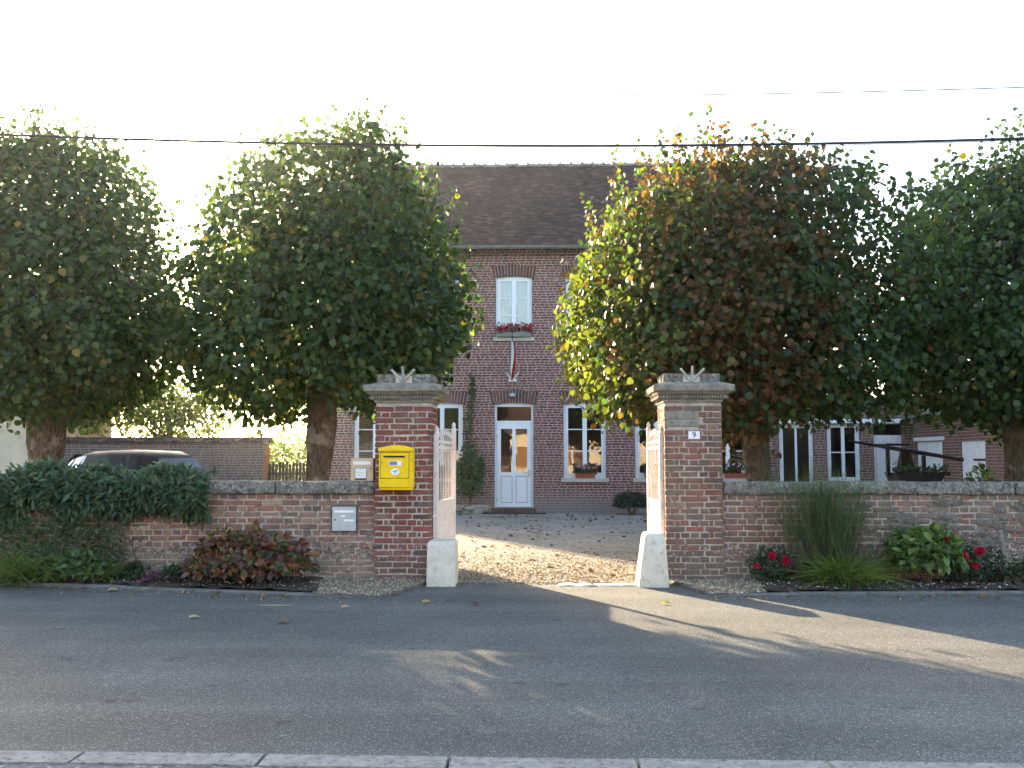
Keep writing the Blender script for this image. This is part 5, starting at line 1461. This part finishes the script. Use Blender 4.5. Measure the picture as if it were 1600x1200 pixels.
stake = MB().tube([(sx + .03, 11.5, 0), (sx + .01, 11.5, .22), (sx - .005, 11.5, .45), (sx - .035, 11.5, .68)], [.038, .036, .033, .028], 9)
tag(stake.build('wooden_stake', M_WOOD, None, origin=(sx, 11.5, 0), smooth=True), 'short grey weathered wooden stake leaning at the right wall', 'stake')

# ================================================================ parked car
def car():
    # local: x forward, y left, z up
    ang = math.pi + R(-24); Yc = 18.9
    cpos = Vector((X(183, Yc), Yc, 0))
    c = empty('parked_car', cpos, 'dark hatchback car parked in front of the garden wall', 'car')
    Rm = Matrix.Rotation(ang, 3, 'Z')
    def W(p): return Rm @ Vector((p[0] * .92, p[1], p[2])) + cpos
    # stations: x, half width, belt z, roof z, roof half width
    st = [(-2.08, .72, .95, .97, .66), (-1.98, .80, 1.02, 1.20, .62), (-1.72, .85, 1.04, 1.60, .60), (-1.40, .86, 1.03, 1.69, .61), (-.6, .87, 1.02, 1.71, .63), (.1, .87, 1.01, 1.69, .63), (.55, .87, 1.00, 1.60, .61), (1.0, .86, .99, 1.34, .60), (1.45, .84, .97, 1.06, .62), (1.75, .80, .90, .93, .62), (2.05, .70, .72, .78, .58), (2.15, .60, .52, .60, .5)]
    m = MB(); rs = []
    for x, hw, bz, rz, rw in st:
        half = [(hw * .86, .20), (hw, .42), (hw * 1.01, .70), (hw * .985, bz), (rw + .02, max(bz, rz - .075)), (rw * .72, rz - .012), (0, rz)]
        ring = [W((x, y, z)) for y, z in half] + [W((x, -y, z)) for y, z in reversed(half[:-1])]
        rs.append(ring)
    m.rings(rs)
    body = m.build('body', M_CARPAINT, c, smooth=True)
    def side_pt(x, v, s):
        for a, b in zip(st[:-1], st[1:]):
            if a[0] <= x <= b[0]:
                t = (x - a[0]) / (b[0] - a[0]); q = [a[i] + (b[i] - a[i]) * t for i in range(5)]; break
        lo = (q[1] * .985, q[2]); hi = (q[4] + .02, max(q[2], q[3] - .075))
        return W((x, s * (lo[0] + (hi[0] - lo[0]) * v + .008), lo[1] + (hi[1] - lo[1]) * v))
    for s in (1, -1):
        for (xb0, xb1, xt0, xt1) in ((-1.62, -1.22, -1.50, -1.18), (-1.12, -.22, -1.08, -.22), (-.12, .86, -.12, .42), (.92, 1.28, .52, .9)):
            v0, v1 = .07, .96; k = 5; vs = []
            for i in range(k + 1):
                u = i / k
                vs.append(side_pt(xb0 + (xb1 - xb0) * u, v0, s)); vs.append(side_pt(xt0 + (xt1 - xt0) * u, v1, s))
            mm = MB(); mm.add(vs, [(2 * i, 2 * i + 2, 2 * i + 3, 2 * i + 1) for i in range(k)])
            mm.build('side_window', M_CARGLASS, c, fixn=False)
    # rear window and windscreen
    mm = MB(); mm.add([W((-1.985, -.60, 1.10)), W((-1.985, .60, 1.10)), W((-1.885, .56, 1.32)), W((-1.765, .48, 1.52)), W((-1.765, -.48, 1.52)), W((-1.885, -.56, 1.32))], [(0, 1, 2, 5), (5, 2, 3, 4)])
    mm.v = [tuple(Vector(v) + Rm @ Vector((-.03, 0, .02))) for v in mm.v]
    mm.build('rear_window', M_CARGLASS2, c, fixn=False)
    mm = MB(); mm.add([W((1.46, -.56, 1.08)), W((1.46, .56, 1.08)), W((.62, .54, 1.60)), W((.62, -.54, 1.60))], [(0, 1, 2, 3)])
    mm.v = [tuple(Vector(v) + Vector((0, 0, .02))) for v in mm.v]
    mm.build('windscreen', M_CARGLASS2, c, fixn=False)
    for s in (1, -1):
        MB().rings([[W((-2.06 + .02 * k, s * (.60 + .10 * q), z)) for q, k in ((0, 0), (1, 2), (1, 6), (0, 4))] for z in (.72, 1.0)]).build('tail_light', M_REDLAMP, c)
        MB().rings([[W((1.9 + .1 * k, s * (.45 + .2 * q), z)) for q, k in ((0, 1.3), (1, 0), (1, -1), (0, 0))] for z in (.66, .80)]).build('headlight', M_LABELW, c)
        MB().rings([[W((.95, s * .88, z)), W((1.1, s * .9, z)), W((1.06, s * 1.04, z)), W((.97, s * 1.04, z))] for z in (1.02, 1.16)]).build('mirror', M_CARPAINT, c, bevel=.02)
    for x in (-1.3, 1.35):
        for s in (1, -1):
            wl = MB().tube([W((x, s * .70, .31)), W((x, s * .885, .31))], .31, 22).build('wheel', M_TYRE, c)
            MB().tube([W((x, s * .86, .31)), W((x, s * .895, .31))], .19, 16).build('rim', M_STEEL, wl)
    mm = MB(); mm.rings([[W((-2.16, -.7, z)), W((-2.16, .7, z)), W((-1.95, .8, z)), W((-1.95, -.8, z))] for z in (.36, .62)]).build('bumper', M_CARPAINT, c, bevel=.03)
    box_ = MB().rings([[W((x, y, z)) for x, y in ((-.9, -.5), (-.9, .5), (-.6, .5), (-.6, -.5))] for z in (.7, 1.28)])
    box_.build('rear_seat', M_DARK, c)
car()

# ================================================================ farm implement, hydrangea heads by the outbuilding
def implement():
    Yi = 17.5
    s = F / Yi
    cx = X(1425, Yi)
    g = empty('farm_implement', (cx, Yi, 0), 'old dark planted farm trough with a long tilted wooden beam above it', 'farm implement')
    x0, x1 = X(1390, Yi), X(1466, Yi); zt = Z(738, Yi); zb = zt - .25
    m = MB().rings([[(x0 + e, Yi - .32, z), (x1 - e, Yi - .32, z), (x1 - e, Yi + .32, z), (x0 + e, Yi + .32, z)] for z, e in ((zb, .12), (zt, 0))])
    m.build('trough', M_IRON, g, bevel=.01)
    box('trough_rim', M_PICKET, g, x0 - .04, x1 + .06, Yi - .36, Yi - .323, zt - .05, zt + .02, .005)
    P0, P1 = at(1326, 689, Yi - .1), at(1502, 718, Yi - .1)
    b = MB().tube([P0, P0.lerp(P1, .03), P0.lerp(P1, .5), P1.lerp(P0, .02), P1], [.012, .022, .042, .034, .034], 8).build('beam', M_PICKET, g)
    MB().tube([P1 - Vector((.03, 0, 0)), P1 + Vector((.03, 0, -.003))], .042, 12).build('ferrule', M_IRON, b)
    MB().tube([at(1385, 694, Yi), at(1420, 695, Yi)], .02, 6).build('strut', M_IRON, g)
    for px, y0 in ((1387, 700), (1443, 712)):
        box('post', M_IRON, g, X(px, Yi) - .03, X(px, Yi) + .03, Yi - .03, Yi + .03, zt - .1, Z(y0, Yi))
    xa = X(1414, Yi)
    MB().rings([[(xa - w_, Yi - w_ * .6, z), (xa + w_, Yi - w_ * .6, z), (xa + w_, Yi + w_ * .6, z), (xa - w_, Yi + w_ * .6, z)] for z, w_ in ((zt - .1, .17), (Z(702, Yi), .07))]).build('pivot_block', M_PICKET, g)
    for sx_ in (x0 + .22, x1 - .22):
        for yy in (Yi - .36, Yi + .30):
            r = .30; rim = [Vector((sx_ + r * math.cos(a), yy, .33 + r * math.sin(a))) for a in np.linspace(0, 2 * math.pi, 25)]
            wl = MB().tube(rim, .025, 6, False).build('wheel', M_IRON, g)
            sp = MB()
            for a in np.linspace(0, math.pi, 5)[:-1]:
                sp.tube([(sx_ - r * math.cos(a), yy, .33 - r * math.sin(a)), (sx_ + r * math.cos(a), yy, .33 + r * math.sin(a))], .012, 5)
            sp.build('spokes', M_IRON, wl)
    for yy in (Yi - .36,):
        for sx_ in (x0 + .22, x1 - .22): MB().tube([(sx_, Yi - .38, .33), (sx_, Yi + .32, .33)], .03, 8).build('axle', M_IRON, g)
    n = 420; P = np.column_stack([rng.uniform(x0, x1 + .05, n), Yi - .25 + rng.normal(size=n) * .08, zt + np.abs(rng.normal(size=n)) * .06])
    tag(leafmesh('plants', P, rng.normal(size=P.shape) + (0, -.4, .8), rng.normal(size=P.shape) + (0, 0, .4), rng.uniform(.04, .08, n), palette(n, [(.03, .05, .022), (.045, .07, .03)], [1, 1]), T_OVAL, M_LEAF2, g), kind='stuff')
implement()
shrub('hydrangea', 'pale green round headed plant over the coping before the white shutter', 'shrub', (X(1535, 16.5), 16.5, .95), (.30, .26, .42), 420, .10, [(.09, .13, .04), (.12, .16, .06), (.05, .08, .03)], [2, 2, 2], T_OVAL)

# ================================================================ overhead cables
def cable(name, label, pts, Y, r, sep=0.0):
    """pts: three pixels the cable is seen through; a shallow sag between distant supports"""
    A = np.array([[p[0] ** 2, p[0], 1] for p in pts], float); co = np.linalg.solve(A, np.array([p[1] for p in pts], float))
    P = []
    for px in np.linspace(-1300, 2900, 85):
        v = at(px, float(np.polyval(co, px)), Y); P.append(v)
    zs_ = np.polyfit([p.x for p in P], [p.z for p in P], 2)
    P = [(xx, Y, float(np.polyval(zs_, xx)) + sep) for xx in np.linspace(-26, 26, 90)]
    o = MB().tube(P, r, 6).build(name, M_WIRE, None, smooth=True)
    return tag(o, label, 'cable', 'overhead cables above the street')
cable('overhead_cable', 'thick black overhead cable crossing in front of the tree tops', [(60, 212), (1000, 228), (1600, 217)], 11.0, .0165)
cable('overhead_cable', 'thin black wire hanging just under the thick overhead cable', [(60, 216), (800, 231.5), (1600, 220)], 11.02, .005)
cable('overhead_cable', 'topmost thin overhead wire at the upper right', [(700, 150), (1250, 146), (1600, 137)], 10.6, .0065)
cable('overhead_cable', 'second highest thin overhead wire at the upper right', [(700, 172), (1250, 166), (1600, 155)], 10.6, .0035)
cable('overhead_cable', 'lowest of the thin overhead wires above the thick cable', [(700, 200), (1250, 193), (1600, 179)], 10.6, .0035)

# ================================================================ fallen leaves
n = 900
yy = rng.uniform(12.2, 26.0, n); P = np.column_stack([rng.uniform(-4.5, 7, n), yy, np.full(n, .018)])
tag(leafmesh('fallen_leaves', P, rng.normal(size=P.shape) * .3 + (0, 0, 1), rng.normal(size=P.shape) * (1, 1, .15), rng.uniform(.05, .10, n), palette(n, [(.10, .06, .035), (.07, .045, .03), (.16, .10, .05)], [3, 3, 1]), T_HEART, M_LEAF2), 'dry brown leaves scattered over the courtyard gravel', 'leaves', kind='stuff')
n = 420
P = np.column_stack([rng.uniform(-1.3, 1.7, n), 11.75 + rng.gamma(1.4, .8, n), np.full(n, .018)])
tag(leafmesh('leaf_litter', P, rng.normal(size=P.shape) * .35 + (0, 0, 1), rng.normal(size=P.shape) * (1, 1, .15), rng.uniform(.02, .045, n), palette(n, [(.17, .10, .055), (.12, .075, .045), (.22, .14, .07)], [3, 3, 1]), T_HEART, M_LEAF2), 'small brown leaf litter drifting in the gate mouth', 'leaves', kind='stuff')
n = 150
lx2 = rng.uniform(X(-40, 10.6), X(1640, 10.6), n); ly2 = np.interp(lx2, [p.x for p in KL + KR][1:], [p.y for p in KL + KR][1:]) - .02 - rng.gamma(1.0, .12, n)
P = np.column_stack([lx2, ly2, np.full(n, .014)])
tag(leafmesh('kerb_leaves', P, rng.normal(size=P.shape) * .4 + (0, 0, 1), rng.normal(size=P.shape) * (1, 1, .15), rng.uniform(.025, .06, n), palette(n, [(.20, .13, .07), (.13, .085, .05), (.30, .24, .13)], [3, 3, 1]), T_HEART, M_LEAF2), 'small dry leaves gathered along the far kerb', 'leaves', kind='stuff')
RL = [(295, 964, .10, 'pale yellow'), (436, 970, .11, 'brown'), (533, 948, .085, 'pale tan'), (660, 940, .09, 'yellow'), (738, 943, .085, 'dark brown'), (1033, 941, .10, 'bright yellow'), (168, 922, .12, 'pale tan')]
WHERE = ['on the asphalt left of the peony bush front', 'on the asphalt below the peony bush', 'on the asphalt before the left gravel strip', 'on the asphalt before the left wheel guard', 'in the gateway right of the left wheel guard', 'before the right wheel guard', 'at the kerb of the left bed']
LC = {'pale yellow': (.40, .36, .20), 'brown': (.16, .11, .075), 'pale tan': (.36, .29, .19), 'yellow': (.38, .30, .10), 'dark brown': (.07, .035, .025), 'bright yellow': (.42, .36, .05)}
for (px, py, s, cn), wh_ in zip(RL, WHERE):
    v = gr(px, py, .02)
    o = leafmesh('fallen_leaf', np.array([v]) - (0, 0, .004), np.array([(rng.normal() * .25, -.25, 1)]), np.array([(1, rng.normal() * .5, .1)]), np.array([s]), np.array([LC[cn]]), T_HEART, M_LEAF2, None, tuple(v))
    tag(o, f'{cn} fallen leaf lying {wh_}', 'leaf', 'fallen leaves on the street')
v = gr(432, 946, .012)
tag(MB().tube([v + Vector((-.17, .0, .0)), v + Vector((0, -.012, .004)), v + Vector((.16, .01, 0))], [.004, .007, .004], 5).build('fallen_twig', pm('pale_twig', (.42, .36, .27), None, 8), None), 'pale fallen twig on the asphalt below the peony bush', 'twig')

# ================================================================ the house across the street (seen mirrored in the panes)
op = empty('opposite_house', (1, -9, 0), 'sunlit cream house across the street mirrored in the window panes', 'house')
ox0, ox1, oy = -9.5, 8.5, -8.5
oh = [(-7.2, 1.1), (-4.2, 1.1), (-1.2, 1.2), (2.0, 1.1), (5.2, 1.1)]
m = MB(); xs = sorted({ox0, ox1} | {c - w_ / 2 for c, w_ in oh} | {c + w_ / 2 for c, w_ in oh}); zs = [0, .95, 2.3, 3.3]
for a, b in zip(xs[:-1], xs[1:]):
    for c, d in zip(zs[:-1], zs[1:]):
        if c == .95 and any(abs((a + b) / 2 - q) < w_ / 2 for q, w_ in oh): continue
        m.quad((a, oy, c), (b, oy, c), (b, oy, d), (a, oy, d))
for x in (ox0, ox1): m.add([(x, oy, 0), (x, oy - 7, 0), (x, oy - 7, 3.3), (x, oy - 3.5, 6.3), (x, oy, 3.3)], [(0, 1, 2, 3, 4)])
m.build('wall', M_PLASTER, op, fixn=False)
for c, w_ in oh:
    sh_ = box('shutter', M_WOODO, op, c - w_ / 2, c + w_ / 2, oy - .12, oy - .06, .95, 2.3)
m = MB(); m.add([(ox0 - .3, oy + .35, 3.15), (ox1 + .3, oy + .35, 3.15), (ox1 + .3, oy - 3.5, 6.4), (ox0 - .3, oy - 3.5, 6.4), (ox1 + .3, oy - 7.3, 3.1), (ox0 - .3, oy - 7.3, 3.1)], [(0, 1, 2, 3), (3, 2, 4, 5)])
m.build('roof', M_ROOF, op)

# ================================================================ volume added to imitate lens glare: thin haze over the whole place
hm, ht, ho = newmat('lens_glare_haze')
hv = ht.nodes.new('ShaderNodeVolumePrincipled')
hv.inputs['Density'].default_value = .0006
hv.inputs['Anisotropy'].default_value = .86
hv.inputs['Color'].default_value = (.96, .97, 1.0, 1)
ht.links.new(hv.outputs[0], ho.inputs['Volume'])
tag(MB().box(-152, 152, -152, 152, -1.1, 12.5).build('glare_haze', hm), kind='stuff')
